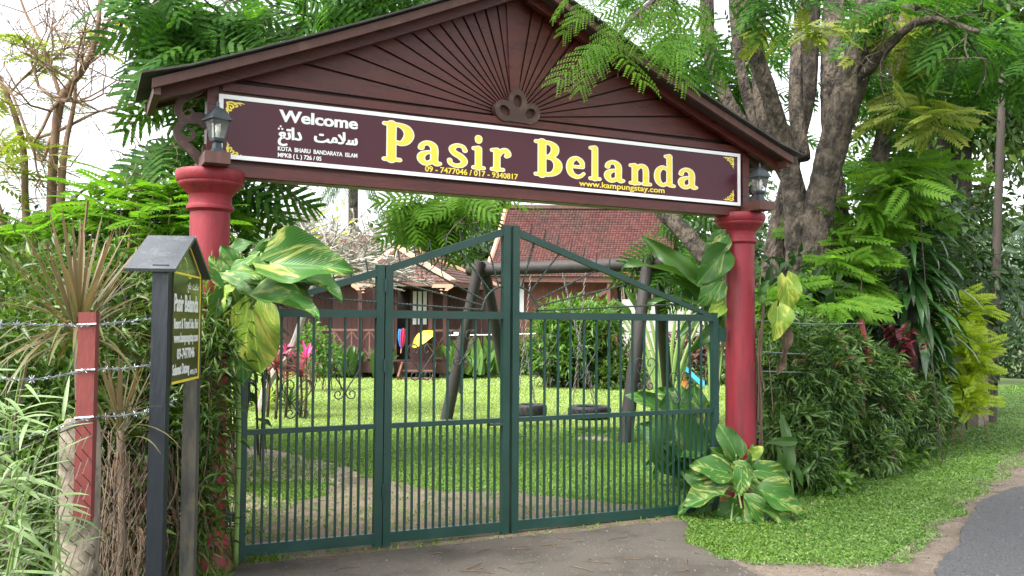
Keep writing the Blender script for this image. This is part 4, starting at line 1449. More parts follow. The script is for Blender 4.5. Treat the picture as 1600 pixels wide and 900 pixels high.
# ------------------------------------------------------------------ tiled roofs
def tiles(P00, P10, P11, P01, rows, cols, h, curve=0.0, seed=0):
    """tiles on the quad P00 (eave start) P10 (eave end) P11 (ridge end) P01 (ridge start); each tile a lip-ended plate"""
    P00, P10, P11, P01 = [np.array(p, float) for p in (P00, P10, P11, P01)]
    nrm = np.cross(P10 - P00, P01 - P00); nrm /= np.linalg.norm(nrm)
    if nrm[2] < 0: nrm = -nrm
    V, F = [], []
    rg = random.Random(seed)
    def S(u, v):
        w = v
        p = (P00 * (1 - u) + P10 * u) * (1 - w) + (P01 * (1 - u) + P11 * u) * w
        return p - nrm * curve * math.sin(math.pi * v) + 0
    for i in range(rows):
        v0, v1 = i / rows, min(1, (i + 1.12) / rows)
        frac = np.linalg.norm(S(1, v0) - S(0, v0)) / max(np.linalg.norm(P10 - P00), np.linalg.norm(P11 - P01))
        c = max(1, int(cols * frac))
        for j in range(c):
            u0, u1 = (j + .04) / c, (j + .96) / c
            lift = h * rg.uniform(.8, 1.25)
            o = len(V)
            um = (u0 + u1) / 2
            V += [S(u0, v0) + nrm * lift * .75, S(um, v0 - .12 / rows) + nrm * lift * 1.25, S(u1, v0) + nrm * lift * .75,
                  S(u1, v1) + nrm * .1 * h, S(um, v1) + nrm * .45 * h, S(u0, v1) + nrm * .1 * h,
                  S(u0, v0), S(um, v0 - .12 / rows), S(u1, v0)]
            F += [(o, o + 1, o + 4, o + 5), (o + 1, o + 2, o + 3, o + 4), (o + 6, o + 7, o + 1, o), (o + 7, o + 8, o + 2, o + 1)]
    return np.array(V), np.array(F)


def slab(parent, name, pts, mat, thick=.04):
    """thin closed slab through 3 or 4 points, thickness downwards"""
    n = len(pts); o = TM[parent].translation
    vs = [Vector(p) - o for p in pts] + [Vector(p) - o - Vector((0, 0, thick)) for p in pts]
    m = MB().add(vs, [tuple(range(n)), tuple(reversed(range(n, 2 * n)))] + [(i, (i + 1) % n, (i + 1) % n + n, i + n) for i in range(n)])
    return m.build(name, mat, parent)


def tiled(parent, name, pts, rows, cols, h, mat, curve=0.0):
    v, f = tiles(*pts, rows, cols, h, curve)
    return put(name, npmesh(name, v - np.array(TM[parent].translation), f, mat), parent, kind='stuff')


# --- small pavilion with hipped roof
PB = gr(620, 592); PB = Vector((at(620, 500, 25.5).x, 25.5, 0))
pav = thing('pavilion', 'small brown wooden pavilion with hipped tiled roof and railed porch', 'pavilion', PB)
FLc, FRc, BRc = at(552, 441, 24.6), at(706, 439, 24.6), at(780, 446, 28.0)
zE = (FLc.z + FRc.z) / 2
for p in (FLc, FRc, BRc): p.z = zE
BLc = FLc + (BRc - FRc)
A1 = at(621, 388, 26.2); A2 = at(652, 388, 28.0); A2.z = A1.z
A2 = A1 + (BRc - FRc) * .35
for pts, r, c in (((FLc, FRc, A1 + Vector((.01, 0, 0)), A1 - Vector((.01, 0, 0))), 11, 22), ((FRc, BRc, A2, A1), 11, 30), ((BLc, FLc, A1, A2), 11, 30)):
    tiled(pav, 'roof_tiles', pts, r, c, .03, M['tile'])
    slab(pav, 'roof_deck', [p + Vector((0, 0, -.01)) for p in pts], M['soffit'], .05)
slab(pav, 'roof_deck', [BRc, BLc, A2], M['soffit'], .05)
o = TM[pav].translation
for a, b in ((A1, FLc), (A1, FRc), (A2, BRc), (A1, A2)):
    d = (b - a).normalized()
    MB().bar(a - o + Vector((0, 0, .05)), b + d * .05 - o + Vector((0, 0, .05)), .22, .09).build('ridge_cap', M['salmon'], pav)
for a, b in ((FLc, FRc), (FRc, BRc), (BLc, FLc)):
    MB().bar(a - o - Vector((0, 0, .07)), b - o - Vector((0, 0, .07)), .04, .12).build('fascia', M['rail'], pav)
    fr = [[(x, -.10 + .10 * abs(math.sin(x * 9)), .03) for x in np.linspace(0, .55, 9)], [(.1, .05, .06), (.35, .02, .05)]]
corner = stroke_mesh([[(0, .1, .05), (.12, .02, .045), (.2, -.08, .04), (.3, -.02, .035), (.36, -.08, .03), (.44, .02, .03), (.55, .06, .02)], [(0, .1, .05), (.5, .1, .05)]], 0, .02, .04)
for c, s_ in ((FLc, 1), (FRc, -1)):
    put('carved_corner', corner, pav, M['salmon'], Matrix.Translation(c - o + Vector((0, -.05, -.22))) @ FLAT @ Matrix.Diagonal((s_, 1, 1, 1)))
zF = at(620, 566, 25).z                                        # porch floor
xL, xR, yF, yBk = at(560, 500, 25.1).x, at(694, 500, 25.1).x, 25.1, 28.3
l = lambda x, y, z: Vector((x, y, z)) - o
MB().box(xL - o.x - .1, xR - o.x + .15, yF - .1 - o.y, yBk - o.y, zF - .30, zF - .0).build('floor', M['brownwall'], pav)
for i in range(5):
    x = xL + (xR - xL) * i / 4 - o.x
    MB().box(x - .13, x + .13, yF - o.y + .05, yF - o.y + .3, 0, zF - .301).build('pier', M['concrete'], pav)
for x in (xL + .05, at(612, 500, 25).x, at(672, 500, 25).x, xR + .02):
    MB().box(x - o.x - .06, x - o.x + .06, yF - o.y - .02, yF - o.y + .10, zF + .001, zE - .08).build('post', M['brownwall'], pav)
# planked back wall with a doorway
m0 = yF + 1.7 - o.y
for i in range(26):
    x = xL - 1.1 + i * .2
    if 622 < 800 + (x + .1) / (yF + 1.7) * F_PX < 640: continue
    MB().box(x - o.x, x + .195 - o.x, m0, m0 + .03 + .006 * (i % 2), zF, zE - .05).build('plank', M['brownwall'], pav)
MB().box(xL - 1.2 - o.x, xR + .6 - o.x, m0 + .4, m0 + .45, zF, zE - .1).build('interior_shade_wall', M['darkvoid'], pav)
for px in (648, 656, 664):
    x = at(px, 460, yF + 1.65).x - o.x
    MB().box(x - .055, x + .055, m0 - .03, m0 - .012, at(px, 507, 26.7).z, at(px, 455, 26.7).z).build('window_bar', M['white'], pav)
# railing: top and bottom rail with crossed pieces
def railing(xa, xb, y, z0, n):
    w = (xb - xa) / n
    for z in (z0 + .12, z0 + .92): MB().box(xa, xb, y - .025, y + .025, z - .03, z + .03).build('rail', M['rail'], pav)
    for i in range(n):
        a, b = xa + i * w, xa + (i + 1) * w
        MB().box(a - .02, a + .02, y - .018, y + .018, z0 + .15, z0 + .89).build('baluster', M['rail'], pav)
        MB().bar((a, y - .004, z0 + .15), (b, y - .004, z0 + .89), .02, .03).build('crosspiece', M['rail'], pav)
        MB().bar((a, y + .004, z0 + .89), (b, y + .004, z0 + .15), .02, .03).build('crosspiece', M['rail'], pav)
railing(at(495, 500, 25.2).x - o.x, at(606, 500, 25.2).x - o.x, yF + .05 - o.y, zF, 4)
railing(at(674, 500, 25.2).x - o.x, at(745, 500, 25.2).x - o.x, yF + .05 - o.y, zF, 3)
for x0, x1 in ((at(470, 500, 25.2).x, at(552, 500, 25.2).x), (xR, at(760, 500, 25.2).x)):
    MB().box(x0 - o.x, x1 - o.x, yF - .06 - o.y, yBk - o.y + .002, zF - .28, zF - .003).build('floor', M['brownwall'], pav)
for s_ in range(3):
    xs0, xs1 = at(628, 500, 24.6).x - o.x, at(678, 500, 24.6).x - o.x
    MB().box(xs0, xs1, yF - .42 - .25 * s_ - o.y, yF - .16 - .25 * s_ - o.y, zF - .25 - .2 * s_, zF - .21 - .2 * s_).build('step', M['rail'], pav)
for xs in (at(628, 500, 24.6).x - o.x - .03, at(678, 500, 24.6).x - o.x + .03):
    MB().bar((xs, yF - .1 - o.y, zF - .05), (xs, yF - 1.0 - o.y, .05), .05, .14).build('stringer', M['rail'], pav)

# --- long low wing to the side, roof behind the pale bare tree
wing = thing('side_wing', 'dark timber wing with low tiled roof behind the bare pale tree', 'building', (at(470, 500, 28).x, 28, 0))
o = TM[wing].translation
a0, a1, b0_, b1_ = at(372, 432, 26.0), at(560, 432, 26.0), at(560, 366, 29.8), at(372, 366, 29.8)
b0_.x = a1.x; b1_.x = a0.x; a1.z = a0.z; b0_.z = b1_.z
tiled(wing, 'roof_tiles', (a0, a1, b0_, b1_), 16, 30, .03, M['tile'])
slab(wing, 'roof_deck', [p - Vector((0, 0, .02)) for p in (a0, a1, b0_, b1_)], M['soffit'])
for i in range(20):
    x = a0.x + .1 + i * (a1.x - a0.x - .2) / 20 - o.x
    MB().box(x, x + (a1.x - a0.x - .2) / 20 - .006, 27.5 - o.y, 27.53 - o.y + .005 * (i % 2), .5, a0.z - .02).build('plank', M['brownwall'], wing)
MB().box(a0.x - o.x + .1, a1.x - o.x - .1, 27.6 - o.y, 27.7 - o.y, 0, a0.z - .03).build('interior_shade_wall', M['darkvoid'], wing)

# --- tall house with steep red roof
hs = thing('long_house', 'brown timber house with steep dark red tiled roof', 'house', (at(890, 500, 31).x, 31, 0))
o = TM[hs].translation
e0, e1 = at(757, 420, 30.0), at(1046, 420, 30.0)
e0.z = e1.z = at(860, 432, 30).z
r0_, r1_ = at(792, 322, 32.6), at(1062, 322, 32.6)
r0_.z = r1_.z = at(900, 325, 32.6).z
tiled(hs, 'roof_tiles', (e0, e1, r1_, r0_), 34, 60, .028, M['redtile'], .28)
back0, back1 = r0_ + Vector((-.4, 2.8, r0_.z * 0 - (r0_.z - e0.z))), r1_ + Vector((.4, 2.8, -(r0_.z - e0.z)))
slab(hs, 'roof_deck', [r0_, r1_, back1, back0], M['redtile'], .05)
n_ = 10
gv = []
for k in range(n_ + 1):
    v = k / n_
    p = np.array(e0) * (1 - v) + np.array(r0_) * v
    p[1] += .28 * .78 * math.sin(math.pi * v); p[2] -= .28 * .6 * math.sin(math.pi * v)
    gv.append(Vector(p) - o)
MB().tube([p + Vector((-.02, 0, .03)) for p in gv], .09, 6).build('verge_board', M['salmon'], hs)
MB().bar(r0_ - o + Vector((-.1, 0, .03)), r1_ - o + Vector((.1, 0, .03)), .22, .13).build('ridge_cap', M['tile'], hs)
MB().bar(e0 - o + Vector((0, .08, -.09)), e1 - o + Vector((0, .08, -.09)), .05, .20).build('fascia', M['rail'], hs)
wx0, wx1 = at(776, 480, 30.8).x - o.x, at(965, 480, 30.8).x - o.x
nP = 30
for i in range(nP):
    x = wx0 + (wx1 - wx0) * i / nP
    MB().box(x, x + (wx1 - wx0) / nP - .006, 30.8 - o.y, 30.83 + .006 * (i % 2) - o.y, .7, e0.z - .08).build('plank', M['orangewall'], hs)
MB().box(wx0, wx1 + 2.2, 30.86 - o.y, 30.95 - o.y, 0, e0.z - .06).build('interior_shade_wall', M['darkvoid'], hs)
MB().box(wx0 - .1, wx1 + .1, 30.6 - o.y, 30.79 - o.y, .55, .72).build('sill_beam', M['rail'], hs)
for px in (805.5, 814.5):
    x = at(px, 460, 30.7).x - o.x
    MB().box(x - .095, x + .095, 30.74 - o.y, 30.76 - o.y, at(814, 490, 30.7).z, at(814, 437, 30.7).z).build('shutter', M['white'], hs)
for px in (876, 919):
    x = at(px, 470, 30.7).x - o.x
    w = MB().box(x - .16, x + .16, 30.72 - o.y, 30.78 - o.y, at(px, 484, 30.7).z, at(px, 470, 30.7).z).build('window', M['white'], hs)
    for dx in (-.08, .08): MB().box(x + dx - .065, x + dx + .065, 30.705 - o.y, 30.715 - o.y, at(px, 482, 30.7).z, at(px, 472, 30.7).z).build('pane', M['greywall'], w, M=TM[w].inverted() @ TM[hs])
a = at(936, 462, 30.3) - o; b = at(972, 436, 30.1) - o
MB().bar(a, b, .10, .14).build('eave_strut', M['rail'], hs)
MB().box(at(948, 500, 30.2).x - o.x, at(953, 500, 30.2).x - o.x, 30.1 - o.y, 30.2 - o.y, 0, e0.z - .1).build('veranda_post', M['rail'], hs)

# grey boarded fence with sticks above it beside the house
t = thing('board_fence', 'pale grey board fence with dry sticks standing along its top', 'fence', (at(1060, 500, 27).x, 27, 0))
o = TM[t].translation
x0, x1 = at(972, 500, 27).x - o.x, at(1230, 500, 27).x - o.x
for j, (za, zb) in enumerate(((468, 492), (493, 518), (519, 545))):
    MB().box(x0, x1, -.02 + .012 * (j % 2), .0 + .012 * (j % 2), at(1000, zb, 27).z, at(1000, za, 27).z).build('board', M['greywall'], t)
sm = MB()
for i in range(110):
    x = x0 + (x1 - x0) * i / 110
    z = at(1000, 470, 27).z
    sm.tube([(x, .05, z - .3), (x + random.gauss(0, .08), .05 + random.gauss(0, .05), z + random.uniform(.2, .62))], [.02, .01], 4)
sm.build('sticks', M['thatch'], t, kind='stuff')
for i in range(6):
    x = x0 + .1 + (x1 - x0) * i / 6
    MB().box(x, x + .1, .02, .1, 0, at(1000, 470, 27).z).build('fence_post', M['log'], t)

# ------------------------------------------------------------------ playhouse with slide
c = gr(1012, 606)
ph = thing('playhouse', 'beige plastic playhouse tower with notched wall beside the blue slide', 'playhouse', c, .25)
k = c.y / F_PX
W_, H_ = 50 * k, 70 * k
MB().box(-W_ / 2, W_ / 2, -.02, .02, 0, H_ * .84).build('wall', M['beige'], ph)
for x in np.linspace(-W_ / 2 + .08, W_ / 2 - .08, 3): MB().box(x - .08, x + .08, -.022, .022, H_ * .841, H_ * .98).build('merlon', M['beige'], ph)
MB().box(W_ / 2 + .002, W_ / 2 + .04, -.02, .6, 0, H_ * .84).build('wall', M['beige'], ph)
MB().box(-W_ / 2, W_ / 2, .62, .66, 0, H_ * .84).build('wall', M['beige'], ph)
for x in (W_ * .34, W_ * .62): MB().box(x - .05, x + .05, -.06, .04, H_ * .45, H_ * 1.02).build('tower_post', M['tan'], ph)
MB().box(-W_ * .18, -W_ * .06, -.035, -.021, H_ * .5, H_ * .86).build('window_slot', M['tan'], ph)
for z in (.25, .45, .62): MB().box(-W_ / 2 + .05, W_ / 2 - .05, -.028, -.021, H_ * z, H_ * z + .02).build('block_joint', M['tan'], ph)
# slide
sl0 = at(1050, 567, c.y + .1); sl1 = at(1098, 603, c.y - .2); sl1.z = max(sl1.z, .05)
t = thing('slide', 'bright blue plastic slide coming down beside the beige playhouse', 'slide', (sl0.x, sl0.y, 0))
o = TM[t].translation
path = [Vector(q) - o for q in spline([tuple(sl0), tuple(sl0.lerp(sl1, .35) + Vector((0, 0, .03))), tuple(sl0.lerp(sl1, .8) - Vector((0, 0, .04))), tuple(sl1)], 5)]
for nm, off, w, h in (('chute', 0, .34, .03), ('side_rail', .19, .05, .14), ('side_rail', -.19, .05, .14)):
    m = MB()
    for i, p in enumerate(path):
        for yy, zz in ((-w / 2, 0), (w / 2, 0), (w / 2, h), (-w / 2, h)): m.v.append((p.x, p.y + off + yy, p.z + zz))
        if i: m.f += [((i - 1) * 4 + j, (i - 1) * 4 + (j + 1) % 4, i * 4 + (j + 1) % 4, i * 4 + j) for j in range(4)]
    m.f += [(3, 2, 1, 0), tuple(len(m.v) - 4 + j for j in range(4))]
    m.build(nm, M['blue'], t)
MB().prism([(-.02, 0), (.42, 0), (.30, .42), (.05, .55)], .06, off=-.03).build('support', M['orange'], t)
t = thing('toy_car', 'small pink toy lying on top of the beige playhouse', 'toy', at(1013, 541, c.y + .1))
MB().lathe([(.02, -.07), (.08, -.065), (.10, 0), (.08, .065), (.02, .07)], 14).build('wheel', M['pink'], t, True, M=Matrix.Rotation(math.pi / 2, 4, 'X'))
MB().box(-.22, -.06, -.06, .06, -.07, .0).build('body', M['pink'], t)

# ------------------------------------------------------------------ umbrellas on the porch
def closed_umbrella(px, py0, py1, Y, mats, label, lean):
    b, tp = at(px, py1, Y), at(px + lean, py0, Y)
    t = thing('umbrella', label, 'umbrella', b)
    d = tp - b
    MB().tube([Vector((0, 0, 0)) - d * .18, d * 1.04], .02, 6).build('shaft', M['tan'], t)
    n = 12
    for g in range(n):
        m = MB()
        for i in range(7):
            f = i / 6
            r = (.02 + .12 * math.sin(math.pi * min(1, f * 1.0 + .0) * .62)) * (1 if f > .02 else .3)
            for q in (g, g + .5, g + 1):
                a = 2 * math.pi * q / n
                rr = r * (1.0 if q == g + .5 else .72)
                m.v.append(tuple(d * f + Vector((rr * math.cos(a), rr * math.sin(a), 0))))
        for i in range(6): m.f += [(i * 3, i * 3 + 1, i * 3 + 4, i * 3 + 3), (i * 3 + 1, i * 3 + 2, i * 3 + 5, i * 3 + 4)]
        m.build('canopy_panel', M[mats[g * len(mats) // n % len(mats)]], t)
closed_umbrella(627, 514, 546, 24.7, ['clothblue', 'clothblue', 'clothred'], 'half-closed red and blue umbrella on the pavilion porch', 3)
yu = at(662, 530, 24.9)
t = thing('umbrella', 'open yellow umbrella lying tilted on the pavilion porch', 'umbrella', yu)
m8 = Matrix.Rotation(-.6, 4, 'Y') @ Matrix.Rotation(.3, 4, 'X')
for g in range(8):
    m = MB()
    for i in range(5):
        f = i / 4
        for q in (g, g + .5, g + 1):
            a = 2 * math.pi * q / 8
            r = .42 * f * (1 if q != g + .5 else .94)
            m.v.append(tuple(m8 @ Vector((r * math.cos(a), r * math.sin(a), .22 * (1 - f * f)))))
    for i in range(4): m.f += [(i * 3, i * 3 + 1, i * 3 + 4, i * 3 + 3), (i * 3 + 1, i * 3 + 2, i * 3 + 5, i * 3 + 4)]
    m.build('canopy_panel', M['clothyellow'], t)
MB().tube([m8 @ Vector((0, 0, .24)), m8 @ Vector((0, 0, -.5))], .015, 6).build('shaft', M['tan'], t)

# ------------------------------------------------------------------ small garden furniture
p = gr(841, 574)
t = thing('garden_bench', 'weathered little bench at the far edge of the lawn', 'bench', p, .1)
MB().box(-.4, .4, -.15, .15, .42, .47).build('seat', M['log'], t)
MB().box(-.4, .4, .15, .18, .6, .85).build('backrest', M['log'], t)
for x in (-.34, .34):
    for y in (-.12, .12): MB().box(x - .03, x + .03, y - .03, y + .03, 0, .419).build('leg', M['log'], t)
for (px, py, mt, lb) in ((862, 573, 'pot', 'grey stone planter with a plant beside the bench'), (876, 571, 'bluepot', 'small blue glazed pot near the garden bench')):
    p = gr(px, py)
    t = thing('plant_pot', lb, 'pot', p)
    MB().lathe([(.12, 0), (.16, .03), (.20, .22), (.22, .30), (.20, .30), (.18, .26), (.01, .25)], 16).build('pot', M[mt], t, True, autosmooth=40)
    foliage('leaves', leaves([((p.x, p.y, .5), (.2, .2, .25), 160)], (.10, .18), .4, .0, tmpl=LEAF), M['shrub'], t)
p = gr(718, 616)
t = thing('garden_stake', 'thin dark stake standing in the lawn behind the swing leg', 'stake', p)
MB().tube([(0, 0, 0), (0, 0, at(718, 520, p.y).z)], .03, 6).build('pole', M['log'], t)
MB().box(-.14, .14, -.02, .02, at(718, 524, p.y).z, at(718, 519, p.y).z).build('arm', M['white'], t)
t = thing('rope', 'white rope strung across the garden in front of the house', 'rope', at(770, 521, 24))
o = TM[t].translation
MB().tube([at(700, 524, 24.4) - o, at(770, 523, 24) - o, at(850, 521, 23) - o, at(908, 516, 22) - o], .014, 5).build('line', M['white'], t)

# ------------------------------------------------------------------ leaf objects for the large-leaved plants
def broad_leaf(width=.62, fold=.22, droop=.25, heart_=.18, wave=.04, n=10, k=3, seed=0):
    """heart-shaped blade along +y, length 1, with uv (across, along)"""
    V, UV, Fq = [], [], []
    rg = random.Random(seed)
    ph = rg.uniform(0, 6)
    for i in range(n + 1):
        t = i / n
        w = width / 2 * (math.sin(math.pi * min(1, t ** .70)) ** (.85 if width < .5 else .70) if 0 < t < 1 else 0)
        w += .10 * width * (1 - t) ** 3
        if i == n: w = .004
        for j in range(-k, k + 1):
            s_ = j / k
            y = t - heart_ * (1 - t) ** 6 * abs(s_) ** 1.5 - .10 * abs(s_) * w
            z = fold * abs(s_) * w - droop * t * t + wave * math.sin(9 * t + ph) * s_ * abs(s_)
            V.append((s_ * w, y, z)); UV.append((s_ * w / (width / 2), t))
    m_ = 2 * k + 1
    for i in range(n):
        for j in range(2 * k): Fq.append((i * m_ + j, i * m_ + j + 1, (i + 1) * m_ + j + 1, (i + 1) * m_ + j))
    return np.array(V), np.array(Fq), np.array(UV)


def leaf_set(mat, specs):
    out = []
    for i, sp in enumerate(specs):
        v, f, uv = broad_leaf(seed=i, **sp)
        out.append(npmesh('leaf', v, f, mat, True, uv))
    return out


SPEC = [dict(width=.68, fold=.30, droop=.15, wave=.07), dict(width=.74, fold=.12, droop=.36, wave=.10), dict(width=.62, fold=.55, droop=.5, wave=.12), dict(width=.70, fold=-.18, droop=.30, wave=.09), dict(width=.66, fold=.8, droop=.2, wave=.10)]
POTHOS = leaf_set(M['pothos'], SPEC)
POTHOSG = leaf_set(M['pothosgreen'], SPEC)
POTHOSY = leaf_set(M['pothosyellow'], SPEC)


def leaf_obj(meshes, parent, base, tip, nrm=None, widen=1.0, name='leaf', pick=None):
    base, tip = Vector(base), Vector(tip)
    y = tip - base; L = y.length; y.normalize()
    nrm = Vector(nrm) if nrm else Vector((0, -.8, .6))
    x = y.cross(nrm)
    if x.length < 1e-3: x = y.cross(Vector((1, 0, 0)))
    x.normalize(); z = x.cross(y)
    Mx = Matrix(((x.x * L * widen, y.x * L, z.x * L, base.x), (x.y * L * widen, y.y * L, z.y * L, base.y), (x.z * L * widen, y.z * L, z.z * L, base.z), (0, 0, 0, 1)))
    return put(name, meshes[pick if pick is not None else random.randrange(len(meshes))], parent, None, Mx, world=True)


def px_leaves(parent, root, rows, Y, stem_mat, stem_r=.006):
    """rows: (base px, base py, tip px, tip py, depth offset, kind, facing)"""
    o = TM[parent].translation
    for (bx, by, tx, ty, dy, meshes, nrm) in rows:
        b, t_ = at(bx, by, Y + dy), at(tx, ty, Y + dy - .05)
        t_ = b.lerp(t_, random.uniform(.92, 1.06))
        leaf_obj(meshes, parent, b, t_, [c_ + random.gauss(0, .22) for c_ in (nrm or FRT)], random.uniform(1.0, 1.15))
        mid = (b + root) / 2 + Vector((0, .05, .04))
        m = MB().tube([Vector(q) - o for q in spline([tuple(root), tuple(mid), tuple(b)], 4)], stem_r, 6)
        m.build('petiole', stem_mat, parent, True)


UPF, FRT, SKY_ = (0, -.55, .85), (.1, -1, .25), (0, -.25, 1)
G_, V_, Y_ = POTHOSG, POTHOS, POTHOSY
# climbing plant over the near gate corner
r = at(385, 500, 5.3)
t = thing('variegated_climber', 'large variegated leaves spreading over the gate corner at the near column', 'plant', (r.x, r.y, 0))
px_leaves(t, at(372, 520, 5.32), [
    (425, 412, 545, 412, -.15, V_, (.1, -.75, .6)), (470, 425, 428, 385, .0, V_, (0, -.9, .3)), (398, 468, 498, 476, -.25, V_, (.1, -.6, .8)), (392, 420, 480, 384, .1, G_, (0, -.8, .3)),
    (372, 420, 345, 385, .05, G_, FRT), (400, 400, 350, 415, -.05, V_, (-.1, -.7, .6)), (355, 425, 408, 420, -.3, V_, (0, -.6, .8)), (350, 440, 330, 400, -.1, V_, FRT),
    (365, 450, 340, 470, -.2, Y_, UPF), (395, 480, 398, 585, -.05, Y_, FRT), (450, 425, 540, 455, .1, G_, UPF), (430, 430, 520, 440, .15, G_, SKY_),
    (420, 440, 470, 452, -.05, G_, UPF), (410, 395, 440, 378, .1, V_, FRT), (440, 450, 488, 462, .05, V_, UPF), (360, 395, 385, 372, .1, G_, FRT), (378, 545, 382, 600, .0, V_, FRT), (350, 460, 330, 500, .0, G_, FRT), (365, 440, 400, 455, .05, G_, UPF)], 5.15, M['stalk'], .012)
o = TM[t].translation
MB().tube([Vector(q) - o for q in spline([(r.x - .1, r.y + .2, 0), (r.x - .08, r.y + .15, .8), tuple(at(372, 520, 5.32)), tuple(at(395, 440, 5.3))], 6)], .017, 7).build('stem', M['stalk'], t, True)
# clump at the foot of the far column
fc = GL + GU * GW
r = fc + GN * -.22 + Vector((0, 0, .12))
t = thing('variegated_plant', 'clump of big cream and green leaves at the foot of the far red column', 'plant', (r.x, r.y, 0))
px_leaves(t, at(1155, 768, 7.0), [
    (1150, 710, 1132, 664, .0, G_, FRT), (1148, 748, 1143, 705, .15, V_, FRT), (1135, 738, 1078, 722, -.05, V_, (0, -.8, .5)), (1108, 758, 1068, 740, .05, G_, FRT), (1130, 772, 1066, 785, -.1, V_, (-.1, -.7, .6)),
    (1158, 735, 1160, 778, -.2, V_, (0, -.9, .35)), (1150, 728, 1188, 755, -.15, V_, (.1, -.9, .35)), (1185, 735, 1244, 745, .0, V_, (.1, -.75, .5)), (1175, 735, 1182, 700, .1, G_, FRT), (1192, 768, 1262, 800, -.15, V_, (.1, -.8, .5)),
    (1165, 780, 1196, 826, -.25, V_, (.15, -.9, .2)), (1190, 785, 1240, 815, -.2, V_, (.2, -.8, .4)), (1142, 818, 1172, 832, -.25, G_, UPF), (1110, 770, 1058, 795, .0, G_, UPF), (1172, 712, 1195, 700, .1, Y_, FRT),
    (1135, 745, 1168, 720, .05, Y_, FRT), (1150, 790, 1120, 815, -.1, G_, FRT), (1125, 755, 1098, 735, -.02, V_, UPF), (1175, 758, 1215, 772, -.08, V_, UPF), (1160, 800, 1150, 838, -.2, V_, FRT), (1185, 800, 1222, 832, -.12, G_, UPF), (1105, 790, 1085, 812, .05, G_, UPF), (1200, 752, 1238, 768, .05, G_, FRT), (1140, 722, 1112, 700, .12, G_, FRT)], 7.02, M['stalk'], .008)
# the same climber along the far column
r = fc + Vector((.16, -.02, 0))
t = thing('column_vine', 'vine with green and yellowing leaves climbing the far red column', 'vine', (r.x, r.y, 0))
o = TM[t].translation
c1 = fc + Vector((.15, -.05, 0))
MB().tube([Vector(q) - o for q in spline([(c1.x - .03, c1.y + .1, 0), (c1.x - .01, c1.y + .08, .7), (c1.x - .005, c1.y, 1.2), (c1.x + .04, c1.y, 1.75)], 6)], [.006] * 8 + [.008, .010, .012, .014, .016, .017, .016, .015, .014, .012, .010], 7).build('stem', M['twig'], t, True)
for k in range(26):
    a = random.uniform(-.9, .6)
    p0 = fc + Vector((.145 * math.cos(a) + .01, -.145 * math.sin(.6) * random.uniform(.3, 1), 0))
    z0 = random.uniform(1.0, 1.55)
    MB().tube([Vector(q) - o for q in spline([(p0.x, p0.y, z0), (p0.x + random.gauss(0, .012), p0.y, z0 - .15), (p0.x + random.gauss(0, .02), p0.y, z0 - random.uniform(.3, .7))], 4)], .004, 4).build('aerial_root', M['twig'], t)
px_leaves(t, c1 + Vector((.02, 0, 1.72)), [
    (1228, 434, 1240, 486, -.1, Y_, FRT), (1215, 480, 1214, 530, -.12, Y_, FRT), (1225, 490, 1232, 502, -.05, G_, FRT), (1188, 455, 1200, 440, .0, G_, FRT), (1185, 470, 1196, 452, .0, G_, FRT), (1190, 422, 1178, 416, .1, G_, FRT)], 7.25, M['stalk'], .006)
px_leaves(t, fc + Vector((-.13, -.05, 1.6)), [
    (1132, 368, 1102, 405, -.05, V_, FRT), (1130, 395, 1092, 442, -.05, G_, FRT), (1126, 440, 1096, 475, -.05, V_, FRT), (1135, 372, 1110, 372, -.02, G_, FRT), (1128, 478, 1105, 498, .0, Y_, FRT)], 7.28, M['stalk'], .006)
lf = leaf_obj([npmesh('leaf', *broad_leaf(.35, 1.2, .2, wave=.15, seed=5)[:2], M['twig'], True)], t, at(1226, 522, 7.2), at(1219, 588, 7.2), FRT, .6, name='dead_leaf')
# leafy plant inside the gate, in front of the far post
r = Vector((at(1085, 700, 8.1).x, 8.1, 0))
t = thing('garden_arum', 'broad green leaves growing behind the gate by its hinge', 'plant', r)
px_leaves(t, r + Vector((0, 0, .25)), [(1075 + random.uniform(-30, 30), 690 + random.uniform(-30, 40), 1075 + random.uniform(-62, 45), 690 + random.uniform(-95, 60), random.uniform(-.2, .5), random.choice((G_, G_, V_)), (random.uniform(-.4, .4), -.7, .6)) for _ in range(34)], 8.1, M['stalk'], .008)

# leafy weeds at the hedge foot: large upright leaf blades
LONG = leaf_set(M['banana'], [dict(width=.26, fold=.5, droop=.2, heart_=.02), dict(width=.24, fold=.4, droop=.5, heart_=.02)])
r = at(1240, 745, 7.6); r.z = 0
t = thing('ginger_plant', 'upright green blades beside the leaf clump of the far column', 'plant', r)
for b, e in (((1232, 735), (1236, 650)), ((1245, 690), (1195, 690)), ((1240, 725), (1258, 762)), ((1222, 730), (1215, 690)), ((1252, 740), (1275, 720))):
    leaf_obj(LONG, t, at(*b, 7.5), at(*e, 7.45), FRT)
MB().tube([(0, 0, 0), at(1235, 730, 7.5) - r], .01, 6).build('stem', M['stalk'], t)

